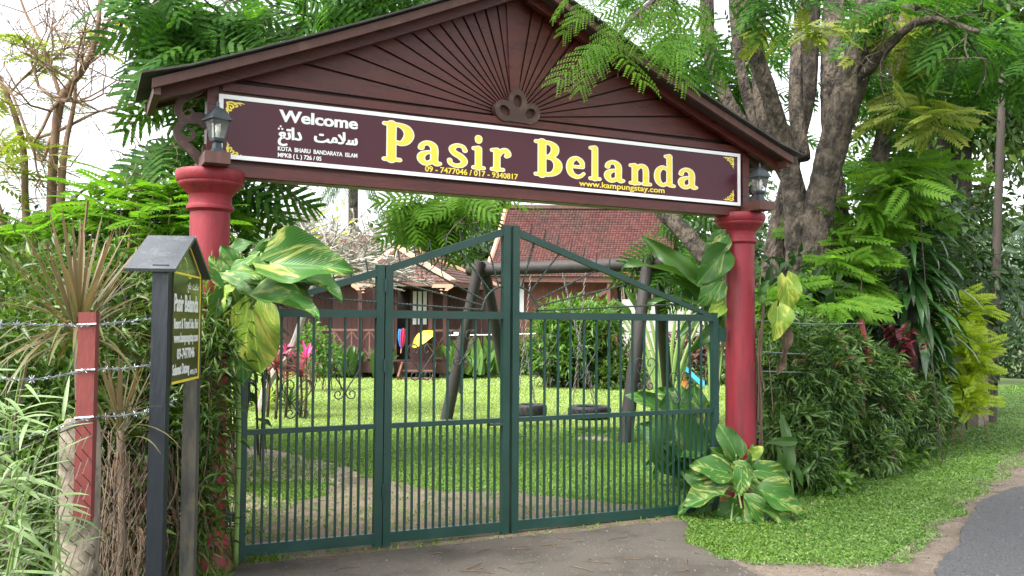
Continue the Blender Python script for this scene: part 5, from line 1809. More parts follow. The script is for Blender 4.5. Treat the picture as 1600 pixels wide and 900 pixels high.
# large banana-like leaves behind the column
BAN = leaf_set(M['banana'], [dict(width=.34, fold=.3, droop=.25, heart_=0.03, wave=.06), dict(width=.30, fold=.45, droop=.4, heart_=.02, wave=.08)])
r = Vector((at(1110, 600, 10.2).x, 10.2, 0))
t = thing('banana_plant', 'dark broad banana leaves arching behind the far column', 'plant', r)
for b, e, nrm in (((1120, 460), (1000, 380), (0, -.3, 1)), ((1115, 470), (1050, 425), (0, -.6, .5)), ((1105, 470), (1020, 452), (0, -.5, .9)), ((1090, 440), (1015, 372), (-.4, -.8, .3)), ((1120, 480), (1060, 505), (0, -.6, .8)), ((1130, 500), (1085, 545), FRT), ((1120, 520), (1150, 420), FRT)):
    leaf_obj(BAN, t, at(*b, 10.2), at(*e, 10.0), nrm)
    MB().tube([Vector(q) - r for q in spline([(r.x, r.y, .2), tuple((r + at(*b, 10.2)) / 2 + Vector((.05, 0, .3))), tuple(at(*b, 10.2))], 4)], .02, 6).build('leaf_stalk', M['stalk'], t)
# fan palm with pale stalks on the lawn edge
r = gr(1040, 598); r = Vector((at(1042, 590, 18).x, 18, 0))
t = thing('fan_palm', 'pale green stalks fanning up from the lawn edge near the slide', 'palm', r)
for i in range(11):
    a = (i - 5) * .11
    top = r + Vector((math.sin(a) * 1.7, random.uniform(-.2, .2), 1.7 * math.cos(a) + .25))
    MB().tube([Vector(q) - r for q in spline([tuple(r + Vector((a * .3, 0, .1))), tuple(r.lerp(top, .5) + Vector((0, 0, .05))), tuple(top)], 4)], [.05, .05, .045, .045, .04, .04, .035, .03, .025], 6).build('leaf_stalk', M['stalk'], t)
    leaf_obj(BAN, t, top - Vector((0, 0, .05)), top + Vector((math.sin(a) * .8, random.uniform(-.3, 0), .55 * math.cos(a * 2))), (0, -1, .3), .8)

# ------------------------------------------------------------------ strap-leaved plants, one object per leaf
def strap_mesh(mat, droop, w=.06, n=6, fold=.3, name='leaf'):
    V, Fq = [], []
    for i in range(n + 1):
        t_ = i / n
        ww = w / 2 * (math.sin(math.pi * (.12 + .86 * t_)) ** .8) if i < n else .002
        y = t_ * (1 - .35 * droop * t_ * t_); z = -droop * t_ * t_ * .8
        V += [(-ww, y, z + fold * ww), (0, y, z), (ww, y, z + fold * ww)]
    for i in range(n): Fq += [(i * 3, i * 3 + 1, i * 3 + 4, i * 3 + 3), (i * 3 + 1, i * 3 + 2, i * 3 + 5, i * 3 + 4)]
    return npmesh(name, np.array(V), np.array(Fq), mat, True)


def straps(mat, w): return [strap_mesh(mat, d, w) for d in (.05, .25, .5, .8)]


def rosette_plant(name, label, cat_, c, n, L, meshes, root, stem_mat, stem_r=.02, low=-.2, high=1.2, group=None, dead=0, xy=1.0):
    t = thing(name, label, cat_, root, 0, group)
    for i in range(n):
        el = random.uniform(low, high); az = random.uniform(0, 2 * math.pi)
        d = Vector((math.cos(az) * math.cos(el) * xy, math.sin(az) * math.cos(el) * xy, math.sin(el)))
        l = L * random.uniform(.65, 1.05)
        k = 0 if el > .8 else (1 if el > .4 else (2 if el > .0 else random.choice((1, 2, 3))))
        leaf_obj(meshes, t, c + d * .02 + Vector((0, 0, random.uniform(-.06, .05))), c + d * l, (-d.x * .5, -d.y * .5, 1), 1.0, pick=k)
    for i in range(dead):
        az = random.uniform(3.4, 6.0)
        d = Vector((math.cos(az) * .25, math.sin(az) * .25, -1))
        leaf_obj(DEADSTRAP, t, c - Vector((0, 0, .05)), c + d * L * random.uniform(.5, .8), (d.x, d.y, .2), name='dead_leaf')
    MB().tube([Vector((0, 0, 0)), (c - Vector(root)) * .5 + Vector((.02, .0, 0)), c - Vector(root)], [stem_r * 1.3, stem_r, stem_r], 7).build('stem', stem_mat, t, True)
    return t


DRAC = straps(M['dracaena'], .032)
DEADSTRAP = [strap_mesh(M['dry'], .15, .05)]
c = at(122, 520, 4.35)
rosette_plant('dracaena', 'tall spiky dracaena with reddish edged leaves behind the red timber post', 'plant', c, 125, .66, DRAC, (c.x + .03, c.y + .02, 0), M['twig'], .022, -.25, 1.45)
c = at(188, 672, 4.1)
rosette_plant('dracaena', 'smaller reddish dracaena with dry hanging leaves behind the mesh fence', 'plant', c, 50, .40, DRAC, (c.x, c.y + .02, 0), M['twig'], .018, .1, 1.45, dead=5)

# pale striped bamboo at the fence, each blade a leaf of its own
PALE = [strap_mesh(M['palebamboo'], d, .075, 5, .25) for d in (.1, .35, .6)]
b0 = at(20, 900, 2.95); b0.z = 0
t = thing('striped_bamboo', 'pale striped bamboo leaning through the mesh beside the concrete post', 'bamboo', b0)
random.seed(31)
nl = 0
for i in range(18):
    px, py = random.choice(((-30, 640), (0, 600), (20, 660), (10, 720), (45, 690), (-20, 780), (30, 780), (-20, 850), (70, 620), (30, 850), (5, 560), (60, 730)))
    tipp = at(px + random.gauss(0, 25), py + random.gauss(0, 25), random.uniform(2.75, 3.3))
    root = b0 + Vector((random.gauss(-.1, .12), random.gauss(.1, .15), 0))
    path = [Vector(q) for q in spline([tuple(root), tuple(root.lerp(tipp, .55) + Vector((-.03, 0, .12))), tuple(tipp)], 5)]
    MB().tube([p - b0 for p in path], [.006 - .0004 * k for k in range(len(path))], 5).build('culm', M['stalk'], t)
    for k in range(16):
        p = path[random.randrange(4, len(path))] + Vector((random.gauss(0, .02), random.gauss(0, .02), random.gauss(0, .03)))
        az = random.uniform(0, 6.28)
        d = Vector((math.cos(az) * .9 + .25, math.sin(az) * .6 - .1, random.uniform(-.35, .75))).normalized()
        leaf_obj(PALE, t, p, p + d * random.uniform(.10, .21), (-d.x * .4, -.5, 1)); nl += 1

# strap-leaved screw pine beyond the far hedge
random.seed(8)
SCREW = straps(M['strap'], .10)
for (px, py, Y, L, n_, lab) in ((1420, 425, 10.5, .95, 130, 'dark glossy strap-leaved plant rising over the hedge beside the red croton'), (1432, 520, 10.7, .72, 90, 'lower dark strap-leaved plant arching towards the lime green shrub')):
    c = at(px, py, Y)
    t = rosette_plant('screw_pine', lab, 'plant', c, 10, L, SCREW, (c.x, c.y, 0), M['darkbark'], .07, -.2, 1.2, 'strap-leaved plants in the hedge')
    for i in range(n_):
        z = random.uniform(-.75, .75)
        az = random.uniform(-2.2, .7)
        d = Vector((math.cos(az), math.sin(az), random.uniform(-.5, .55))).normalized()
        p = c + Vector((0, 0, z)) + d * .06
        leaf_obj(SCREW, t, p, p + d * L * random.uniform(.6, 1), (-d.x * .5, -d.y * .5, 1), pick=random.choice((1, 2, 2, 3)))
# croton with red and yellow leaves
CRO = leaf_set(M['croton'], [dict(width=.36, fold=.3, droop=.2, heart_=0), dict(width=.3, fold=.3, droop=.5, heart_=0)])
c = at(1400, 545, 9.9)
t = thing('croton', 'small croton with dark red and yellow leaves in the hedge', 'plant', (c.x, c.y, 0))
for i in range(70):
    p = c + Vector((random.gauss(0, .10), random.gauss(-.05, .08), random.gauss(-.02, .13)))
    d = Vector((random.gauss(0, .6), random.gauss(-.3, .5), random.uniform(-.2, .9))).normalized()
    leaf_obj(CRO, t, p, p + d * random.uniform(.12, .22), (-d.x, -d.y - .3, 1))
MB().tube([(0, 0, 0), (0, 0, c.z)], .015, 6).build('stem', M['twig'], t)

# cordylines and border plants on the lawn behind the near gate panel
CORD = straps(M['cordyline'], .12)
HOT = straps(M['hotpink'], .14)
random.seed(5)
for px, py, Y, n_, L, ms, lab in ((432, 575, 14.0, 46, .50, CORD, 'reddish cordyline with drooping leaves seen through the near gate panel'), (470, 585, 14.2, 40, .50, CORD, 'cordyline with pink and bronze leaves nearer the middle of the border'), (420, 545, 14.3, 14, .24, HOT, 'bright pink leaf tuft above the border plants'), (448, 552, 14.3, 12, .24, HOT, 'second small pink leaf tuft beside the bare pale trunk'), (478, 560, 14.1, 12, .36, HOT, 'upright deep pink leaf tuft over the bronze cordyline')):
    c = at(px, py, Y)
    rosette_plant('cordyline', lab, 'plant', c, n_, L, ms, (c.x, c.y, 0), M['twig'], .02, -.3, 1.3, 'cordylines in the garden border')
SHOOT = straps(M['shrub'], .12)
BORD = straps(M['lime'], .12); BORG = straps(M['banana'], .13)
for i, px in enumerate((350, 372, 392, 412, 432, 452, 466)):
    c = gr(px, 634 + (i % 2) * 5)
    rosette_plant('border_plant', ['yellow-edged', 'plain green', 'arching green', 'bushy yellow-green', 'short green', 'spreading yellow-green', 'outermost green'][i] + ' strap-leaved plant in the low lawn border', 'plant', c + Vector((0, 0, .08)), 34, .42, BORD if i % 3 == 0 else BORG, c, M['twig'], .02, .1, 1.2, 'low border plants')
# plants along the pavilion
for i, px in enumerate((478, 500, 522, 545, 566, 598, 700, 716, 733, 750, 766)):
    c = gr(px, 590 + (i % 2) * 2)
    big = i > 5
    lab = ['first', 'second', 'third', 'fourth', 'fifth', 'sixth'][i] + ' broad-leaved plant along the pavilion base, counted from the bare pale trunk' if not big else ['nearest to the steps', 'second from the steps', 'middle one of five', 'fourth from the steps', 'farthest from the steps'][i - 6] + ' of the tall bright green plants by the pavilion'
    t = thing('ginger_lily', lab, 'plant', c, 0, 'plants along the pavilion')
    for k in range(22 if big else 15):
        d = Vector((random.gauss(0, .25), random.gauss(0, .25), 1)).normalized()
        p = c + Vector((random.gauss(0, .15), random.gauss(0, .12), random.uniform(.05, .35 if big else .25)))
        leaf_obj(SHOOT if big else BORG, t, p, p + d * random.uniform(.6, 1.0), (random.gauss(0, .5), -1, .3), 1.6)

# ------------------------------------------------------------------ hedges
random.seed(3)
def A_(px, py, Y): return tuple(at(px, py, Y))


def stems_in(parent, blobs, n, mat, r=.006):
    o = TM[parent].translation
    m = MB()
    for _ in range(n):
        c, rad, _k = random.choice(blobs)
        top = Vector(c) + Vector((random.uniform(-1, 1) * rad[0], random.uniform(-1, 1) * rad[1], random.uniform(-.5, .9) * rad[2]))
        foot = Vector((top.x + random.gauss(0, .15), top.y + random.gauss(0, .12), 0))
        m.tube([Vector(q) - o for q in spline([tuple(foot), tuple(foot.lerp(top, .5) + Vector((random.gauss(0, .06), random.gauss(0, .06), 0))), tuple(top)], 4)], r * random.uniform(.5, 1.4), 5, cap=False)
    return m.build('stems', mat, parent, kind='stuff')


# hedge behind the notice board and the mesh fence
B1 = [((-2.75, 5.6, 1.15), (.85, .75, .85), 5200), ((-3.7, 6.3, 1.1), (1.1, .9, .95), 4200), ((-2.45, 4.95, .75), (.42, .55, .70), 3000), ((-3.2, 5.0, .9), (.7, .6, .85), 3000), ((-2.35, 5.65, 1.5), (.35, .3, .5), 1500)]
t = thing('hedge', 'dense green hedge with narrow leaves behind the notice board', 'hedge', (-2.8, 5.6, 0))
foliage('foliage', leaves(B1, (.07, .14), .24, .2, 8, .09, .45), M['hedge'], t, 'stuff')
stems_in(t, B1, 160, M['twig'])
# fine bamboo tumbling in front of the near column
B2 = [(A_(322, 500, 5.22), (.12, .16, .22), 620), (A_(318, 640, 5.15), (.07, .16, .35), 560), (A_(306, 800, 5.15), (.10, .18, .35), 560), (A_(282, 660, 5.35), (.22, .3, .5), 1400), (A_(342, 540, 5.1), (.09, .12, .15), 260)]
t = thing('fine_bamboo', 'feathery fine-leaved bamboo tumbling down the near red column', 'bamboo', (at(300, 700, 5.2).x, 5.25, 0))
foliage('foliage', leaves(B2, (.06, .12), .17, .12, 8, .06, .3), M['hedge'], t, 'stuff')
stems_in(t, B2, 12, M['twig'], .003)
# dry vine stems behind the mesh
t = thing('dry_vine', 'tangle of dry brown vine stems behind the chain link', 'vine', (at(200, 800, 4.3).x, 4.3, 0))
o = TM[t].translation
m = MB()
for _ in range(75):
    x = random.uniform(150, 255)
    yv = 1.03 / ((800 - x) / F_PX - .185) + random.uniform(.12, .6)
    a = at(x, 905 + random.uniform(0, 60), yv); b = at(x + random.gauss(0, 14), random.uniform(665, 760), yv + random.uniform(-.05, .3))
    a.z = max(a.z, 0)
    m.tube([Vector(q) - o for q in spline([tuple(a), tuple(a.lerp(b, .35) + Vector((random.gauss(0, .05), random.gauss(0, .05), 0))), tuple(a.lerp(b, .7) + Vector((random.gauss(0, .05), random.gauss(0, .05), 0))), tuple(b)], 4)], random.uniform(.0015, .004), 4, cap=False)
m.build('stems', M['twig'], t, kind='stuff')
foliage('dry_leaves', leaves([(A_(195, 800, 4.75), (.2, .2, .35), 260)], (.05, .11), .2, .8, 5, .06, .0), M['dry'], t, 'stuff')

# narrow-leaved hedge beyond the far column, running along the road
B3 = [(A_(1255, 600, 8.5), (.50, .45, .62), 5200), (A_(1235, 700, 8.2), (.40, .40, .45), 2600), (A_(1330, 620, 9.4), (.60, .5, .62), 4600), (A_(1330, 705, 9.1), (.45, .35, .30), 1500), (A_(1400, 640, 10.4), (.55, .5, .55), 3000), (A_(1290, 560, 9.2), (.5, .4, .35), 2600)]
t = thing('bamboo_hedge', 'dark narrow-leaved hedge bulging over the verge beyond the far column', 'hedge', (at(1280, 700, 8.9).x, 8.9, 0))
def tufts(blobs, per, L, W, size=.05):
    """little fans of leaves, each fan spreading from one twig end"""
    cp, cd = [], []
    for c, r, n in blobs:
        p, d = blob(c, r, max(1, n // per), .55)
        cp.append(p); cd.append(d)
    cp, cd = np.concatenate(cp), np.concatenate(cd)
    k = len(cp)
    ax = unit(cd * .7 + RNG.normal(size=(k, 3)) * .55 + np.array([.1, -.35, -.25]))
    P = np.repeat(cp, per, 0) + RNG.normal(size=(k * per, 3)) * size * .5
    H = np.repeat(ax, per, 0) + RNG.normal(size=(k * per, 3)) * .42
    n = k * per
    s = RNG.uniform(L[0], L[1], n) * np.repeat(RNG.uniform(.7, 1.25, k), per)
    return place(LEAF[0], LEAF[1], P, H, np.array([.1, -.6, .8]) + RNG.normal(size=(n, 3)) * .5, np.stack([s * W, s, s], 1))


foliage('foliage', tufts(B3, 7, (.08, .15), .19), M['bamboo'], t, 'stuff')
foliage('foliage', tufts([(c, (r[0] * 1.05, r[1] * 1.05, r[2] * 1.05), n // 3) for c, r, n in B3], 6, (.07, .14), .24), M['hedge'], t, 'stuff')
foliage('dry_leaves', tufts([(c, r, n // 30) for c, r, n in B3], 4, (.06, .13), .2), M['dry'], t, 'stuff')
stems_in(t, [((c[0], c[1] + .15, c[2]), r, n) for c, r, n in B3], 60, M['twig'], .004)
B4 = [(A_(1440, 660, 12.0), (.45, .4, .35), 1200), (A_(1385, 715, 9.6), (.35, .25, .18), 500), (A_(1285, 755, 8.1), (.30, .2, .14), 420)]
t = thing('ivy_weeds', 'small round-leaved weeds along the foot of the roadside hedge', 'plant', (at(1385, 720, 9.6).x, 9.6, 0))
foliage('leaves', leaves(B4, (.06, .12), .55, .2, 5, .07, .3), M['shrub'], t, 'stuff')
# earth bank and old posts under it
for px, py, Y, h, lab in ((1330, 735, 9.3, .75, 'stubby weathered post under the narrow-leaved hedge'), (1412, 700, 10.6, .95, 'weathered post between hedge and lime green shrub'), (1528, 655, 13.6, 1.15, 'weathered post beside the tall roadside pole')):
    p = at(px, py, Y); p.z = 0
    t = thing('old_fence_post', lab, 'post', p, .4, 'old posts under the roadside hedge')
    MB().box(-.11, .11, -.10, .10, 0, h).build('shaft', M['concrete'], t)
a, b = at(1345, 499, 9.0), at(1360, 566, 8.9)
t = thing('fence_stake', 'thin red stake leaning out of the narrow-leaved hedge', 'stake', b)
MB().bar(Vector((0, 0, 0)), a - b, .045, .03).bar(Vector((0, .5, -1.1)), Vector((0, .02, 0)), .035, .03).build('shaft', M['redpost'], t)
c2 = fc + Vector((.12, .05, 0))
for k, (z, y1) in enumerate(((1.585, 505), (1.32, 552), (1.15, 577))):
    p0 = c2 + Vector((0, 0, z)); p2 = at(1350, y1, 9.0)
    barbed([p0, p0.lerp(p2, .5) - Vector((0, 0, .02)), p2], ['top', 'middle', 'bottom'][k] + ' wire strand between the far column and the red stake', 'wire strands beyond the far column', 20 + k, barb=False)

# feathery bright undergrowth over that hedge
B5 = [(A_(1270, 480, 9.5), (.55, .5, .25), 90), (A_(1315, 425, 10), (.36, .5, .34), 85), (A_(1390, 290, 10.2), (.5, .6, .34), 105), (A_(1325, 360, 10.5), (.42, .5, .34), 80), (A_(1455, 270, 11.0), (.3, .4, .2), 30)]
t = thing('feathery_shrub', 'bright green feathery shrub over the hedge beside the big trunks', 'shrub', (at(1360, 500, 10.3).x, 10.3, 0))
foliage('foliage', fronds(B5, PINNATE, (.32, .52), .35, 5, .04, .2, .6, face=.9), M['frondlight'], t, 'stuff')
stems_in(t, B5, 7, M['darkbark'], .009)
# lime green shrub by the pole
B6 = [(A_(1505, 490, 12.0), (.24, .3, .30), 110), (A_(1506, 560, 11.9), (.28, .3, .35), 170), (A_(1490, 620, 11.6), (.24, .3, .26), 110), (A_(1482, 535, 11.7), (.2, .3, .3), 90)]
t = thing('lime_shrub', 'lime green feathery shrub growing against the tall roadside pole', 'shrub', (at(1500, 640, 13).x, 13, 0))
foliage('foliage', fronds(B6, PINNATE, (.20, .34), .1, 5, .04, .2, .6, face=.8), M['lime'], t, 'stuff')
stems_in(t, [((c[0], c[1] + .25, c[2]), r, n) for c, r, n in B6], 9, M['tanbark'], .006)
# dark mass behind the hedge so that it closes
B7 = [(A_(1330, 560, 11.5), (1.1, .6, .9), 2600), (A_(1440, 500, 13.0), (1.0, .8, 1.2), 2600), (A_(1240, 520, 10.0), (.5, .5, .7), 1200), (A_(1480, 420, 15), (1.0, 1, 1.4), 1800)]
t = thing('back_hedge', 'dark leafy bushes filling in behind the roadside hedge', 'hedge', (at(1360, 600, 12).x, 12, 0))
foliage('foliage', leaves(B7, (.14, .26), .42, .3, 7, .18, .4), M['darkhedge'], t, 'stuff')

# ------------------------------------------------------------------ shrubs of the garden
def shrub(name, label, cat_, blobs, mat, L, W, group=None, root=None, tm=LEAF):
    c = blobs[0][0]
    t = thing(name, label, cat_, root or (c[0], c[1], 0), 0, group)
    foliage('foliage', leaves(blobs, L, W, -.1, 7, .12, .55, tmpl=tm), mat, t, 'stuff')
    stems_in(t, blobs, 14, M['twig'], .012)
    return t


shrub('round_shrub', 'round shrub with bright green top before the house', 'shrub', [(A_(905, 505, 21.6), (1.0, .7, .45), 2200), (A_(880, 540, 21.4), (.8, .6, .6), 900)], M['shrub'], (.16, .30), .26)
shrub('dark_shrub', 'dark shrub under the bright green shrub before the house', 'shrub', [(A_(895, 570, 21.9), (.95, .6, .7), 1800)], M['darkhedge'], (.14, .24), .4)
shrub('leafy_shrub', 'light green shrub between house and playhouse', 'shrub', [(A_(975, 575, 21.5), (.55, .5, .55), 1100), (A_(950, 590, 21.2), (.5, .4, .35), 600)], M['hedge'], (.12, .2), .45)
shrub('bronze_shrub', 'dark reddish shrub behind the blue slide', 'shrub', [(A_(1095, 560, 23.5), (1.1, .6, .75), 1500)], M['croton'], (.14, .24), .4)
shrub('border_shrub', 'grey-green low plants behind the blue slide', 'shrub', [(A_(1090, 590, 23.0), (1.2, .5, .35), 900), (A_(1150, 585, 23.0), (.8, .5, .45), 600)], M['bamboo'], (.12, .22), .3)
shrub('small_shrub', 'pale leafy bush under the pavilion railing near the bare trunk', 'shrub', [(A_(492, 535, 20), (.32, .3, .3), 420), (A_(505, 560, 20), (.35, .3, .3), 420)], M['shrub'], (.08, .15), .5)
shrub('low_shrub', 'low plants under the house wall behind the stake', 'shrub', [(A_(800, 560, 27), (1.1, .5, .45), 700), (A_(840, 550, 27), (.8, .5, .5), 500)], M['hedge'], (.15, .25), .4)

# ------------------------------------------------------------------ the big feathery tree at the far column
random.seed(12)
tb = Vector((at(1255, 440, 10.4).x, 10.4, 0))
big = thing('rain_tree', 'big multi-stemmed tree with feathery leaves spreading over the gate', 'tree', tb)
STEMS = [  # (px, py, Y, half width px)
    [(1250, 640, 10.4, 43.7), (1250, 520, 10.4, 37.0), (1252, 430, 10.4, 25.2), (1246, 330, 10.4, 18.5), (1230, 240, 10.4, 14.3), (1203, 150, 10.3, 12.6), (1172, 60, 10.2, 12.6), (1160, -60, 10.2, 10.9)],
    [(1285, 640, 10.3, 42.0), (1285, 520, 10.3, 33.6), (1284, 430, 10.3, 23.5), (1280, 340, 10.2, 21.0), (1300, 240, 10.1, 21.8), (1328, 140, 10.0, 22.7), (1352, 50, 9.9, 21.8), (1370, -80, 9.8, 21.0)],
    [(1215, 640, 10.9, 33.6), (1212, 480, 10.9, 28.6), (1212, 380, 10.9, 15.1), (1238, 260, 11, 10.9), (1262, 150, 11.1, 12.6), (1268, 40, 11.2, 11.8), (1270, -80, 11.3, 10.9)],
    [(1300, 620, 10.8, 28.6), (1314, 450, 10.8, 16.8), (1314, 330, 10.9, 11.8), (1296, 220, 11, 10.9), (1298, 90, 11.1, 16.0), (1306, -60, 11.2, 15.1)],
    [(1255, 250, 10.6, 11.8), (1245, 170, 10.7, 10.9), (1245, 90, 10.8, 9.2), (1255, 0, 10.9, 8.4), (1258, -60, 11, 7.6)],
    [(1340, 480, 11.3, 14.3), (1362, 340, 11.3, 13.4), (1378, 230, 11.3, 12.6), (1400, 120, 11.3, 11.8), (1418, 10, 11.3, 10.1), (1425, -60, 11.3, 9.2)],
    [(1240, 300, 10.7, 11.8), (1200, 210, 10.8, 10.9), (1186, 120, 10.9, 10.1), (1188, 20, 11, 9.2), (1190, -60, 11, 8.4)],
    [(1215, 250, 11.0, 12.6), (1150, 180, 11.2, 10.1), (1110, 80, 11.4, 10.9), (1105, -40, 11.5, 10.1)],
    [(1190, 470, 10.8, 18.5), (1120, 420, 10.8, 15.1), (1068, 362, 10.9, 12.6), (1030, 322, 11, 10.9), (985, 250, 11.1, 9.2)],
    [(1185, 210, 10.9, 9.2), (1160, 120, 11.0, 8.4), (1150, 40, 11.0, 7.6), (1142, -50, 11, 6.7)],
]
m = MB()
for st in STEMS:
    limb(m, [(at(x, y, Y) if y < 630 else Vector((at(x, 500, Y).x, Y, -.1)), w / F_PX * Y) for x, y, Y, w in st], 24, .02, tb, 10, .17)
m.build('trunk', M['bark'], big, True)
# limbs reaching over behind the gable
m = MB()
LIMBS = [[(1160, -60, 10.2, 13), (1020, -120, 10, 11), (820, -90, 9.6, 9), (620, -10, 9.3, 7), (430, 60, 9, 5), (280, 110, 8.7, 3)],
         [(1110, -60, 11, 9), (930, -60, 10.8, 7), (760, 10, 10.2, 5), (560, 60, 9.8, 4), (350, 150, 9.5, 3)],
         [(820, -90, 9.6, 6), (600, -110, 9, 5), (380, -60, 8.6, 4), (200, 30, 8.2, 3)],
         [(620, -10, 9.3, 4), (600, 120, 9.3, 3.4), (690, 220, 9.2, 3), (790, 308, 9.0, 3), (720, 335, 9.1, 2.4), (640, 350, 9.1, 1.6)],
         [(430, 60, 9, 3.6), (370, 160, 8.9, 3), (260, 240, 8.7, 2.4), (225, 320, 8.6, 1.5)],
         [(350, 150, 9.3, 3), (400, 240, 9.2, 2.4), (415, 310, 9.1, 1.5)],
         [(1160, -60, 10.2, 9), (1090, -40, 8.5, 6), (1010, 10, 7.0, 4), (960, 60, 6.1, 2.5)],
         [(1352, 50, 9.9, 14), (1420, -40, 9.2, 10), (1500, -90, 8.6, 8), (1600, -60, 8, 6)],
         [(1330, 140, 10, 12), (1400, 60, 9.4, 8), (1450, 30, 9, 6), (1530, 50, 8.6, 4)]]
for st in LIMBS: limb(m, [(at(x, y, Y), w / F_PX * Y) for x, y, Y, w in st], 7, .05, tb, 5)
for st in LIMBS:
    for k in range(9):
        i = random.randrange(len(st) - 1); f = random.random()
        p = at(*st[i][:3]).lerp(at(*st[i + 1][:3]), f)
        twigs(m, p, Vector((random.gauss(0, 1), random.gauss(0, .7), random.gauss(-.3, .5))), .45, .012, 1, tb, .6, -.05, 3)
m.build('limbs', M['bark'], big, True)
FB = [(A_(350, 30, 9), (.85, 1.0, .50), 82), (A_(440, 60, 9.2), (1.1, 1.0, .50), 91), (A_(560, 10, 9.3), (1.1, 1.0, .42), 86), (A_(690, -30, 9.6), (1.0, 1.0, .36), 56), (A_(315, 105, 8.6), (.32, .6, .32), 35),
      (A_(360, 130, 9.2), (.6, .6, .28), 48), (A_(285, 20, 8.6), (.32, .6, .3), 39), (A_(292, 230, 8.7), (.18, .4, .18), 22), (A_(290, 285, 8.8), (.2, .4, .2), 19), (A_(400, 292, 9.1), (.16, .3, .12), 22), (A_(395, 268, 9.1), (.2, .3, .1), 6)]
foliage('crown', fronds(FB, FERN, (.40, .66), .7, 5, .05, .15, face=.75), M['frond'], big, 'stuff')
FB2 = [(A_(660, 318, 9.1), (.36, .4, .16), 40), (A_(722, 312, 9.1), (.34, .4, .11), 30), (A_(625, 310, 9.2), (.2, .3, .12), 15), (A_(690, 345, 9.1), (.15, .2, .08), 10), (A_(765, 300, 9.0), (.16, .3, .06), 8)]
foliage('crown', fronds(FB2, FERN, (.30, .46), .8, 5, .04, .1, face=.8), M['frondlight'], big, 'stuff')
ROWS = [(940, 66, 876, 114), (938, 62, 905, 128), (978, 10, 925, 80), (985, 18, 952, 72), (950, 70, 1012, 112), (955, 66, 1000, 84), (930, -10, 880, 44), (1000, 20, 1040, 92), (1010, 15, 1060, 70), (975, 8, 1000, 60), (900, -20, 862, 20), (1030, -5, 1085, 60), (1045, -10, 1040, 70), (960, -10, 905, 20), (1070, -15, 1110, 50), (990, -20, 1020, 40), (1020, 60, 1075, 118), (965, 30, 935, 92)]
PB_ = np.array([tuple(at(a_, b_, 6.0 + .05 * (i % 5))) for i, (a_, b_, c_, d_) in enumerate(ROWS)])
PT_ = np.array([tuple(at(c_, d_, 5.85 + .12 * (i % 4))) for i, (a_, b_, c_, d_) in enumerate(ROWS)])
ln_ = np.linalg.norm(PT_ - PB_, axis=1)
foliage('crown', place(FROND_NEAR[0], FROND_NEAR[1], PB_, PT_ - PB_, np.array([[0, -.8, .7]] * len(ln_)) + RNG.normal(size=(len(ln_), 3)) * .25, np.stack([ln_ * .8, ln_, ln_], 1)), M['frondlight'], big, 'stuff')
FB4 = [(A_(1040, 60, 12), (1.0, 1.2, .9), 97), (A_(1120, 150, 12.5), (.9, 1.0, .9), 82), (A_(1230, 100, 12.5), (1.0, 1.2, 1.0), 67), (A_(1370, 180, 12.5), (.7, .8, 1.2), 56), (A_(1450, 90, 11), (.9, 1.0, .7), 71), (A_(1180, 10, 9.2), (1.1, .8, .4), 41),
       (A_(1420, 20, 9.4), (.9, .8, .4), 41), (A_(1440, 190, 11), (.6, .8, .5), 33), (A_(1060, 420, 13), (.8, .8, .5), 33), (A_(1330, 30, 12.5), (1.0, 1.0, .6), 45), (A_(1560, 60, 10.5), (.9, 1, .6), 60), (A_(1080, 330, 13), (.7, .7, .5), 22)]
foliage('crown', fronds(FB4, FERN, (.38, .62), .65, 5, .05, .15, face=.75), M['frond'], big, 'stuff')
FB5 = [(A_(1410, 170, 9.8), (.42, .5, .35), 44), (A_(1390, 60, 9.6), (.5, .4, .25), 40), (A_(1240, 40, 9.4), (.4, .4, .3), 24)]
foliage('crown', fronds(FB5, PINNATE, (.3, .46), .4, 4, .04, .2, face=.8), M['frondyellow'], big, 'stuff')
# the part of the crown that spreads above the gate and the road
FB6 = [((0.3, 4.2, 6.9), (3.2, 1.8, .6), 130), ((3.6, 4.0, 6.9), (2.5, 2.5, .7), 90)]
foliage('crown', fronds(FB6, FROND_FAR, (.5, .8), .2, 6, .1, .1), M['frond'], big, 'stuff')

# ------------------------------------------------------------------ other trees
def tree(name, label, base, stems, blobs, kind, mat, bark, L, group=None, tw=0, sides=8, **kw):
    t = thing(name, label, 'tree', base, 0, group)
    b = Vector(base)
    m = MB()
    for st in stems: limb(m, st, sides, .06, b, 5)
    for _ in range(tw):
        st = random.choice(stems); i = random.randrange(len(st) // 2, len(st)); p, r = st[i]
        twigs(m, Vector(p), Vector((random.gauss(0, 1), random.gauss(0, .8), random.gauss(.3, .5))), kw.get('tl', .7), r * .5, kw.get('td', 2), b, .6, .1, 3)
    m.build('trunk', bark, t, True)
    if blobs:
        vf = fronds(blobs, kind, L, kw.get('down', .2), 4, .05, .3) if kind is not LEAF else leaves(blobs, L, kw.get('W', .4), .2, 8, kw.get('spread', .25), kw.get('shell', .6))
        foliage('crown', vf, mat, t, 'stuff')
    return t


def pstem(rows): return [(at(x, y, Y) if y < 600 else Vector((at(x, 500, Y).x, Y, -.1)), w / F_PX * Y) for x, y, Y, w in rows]


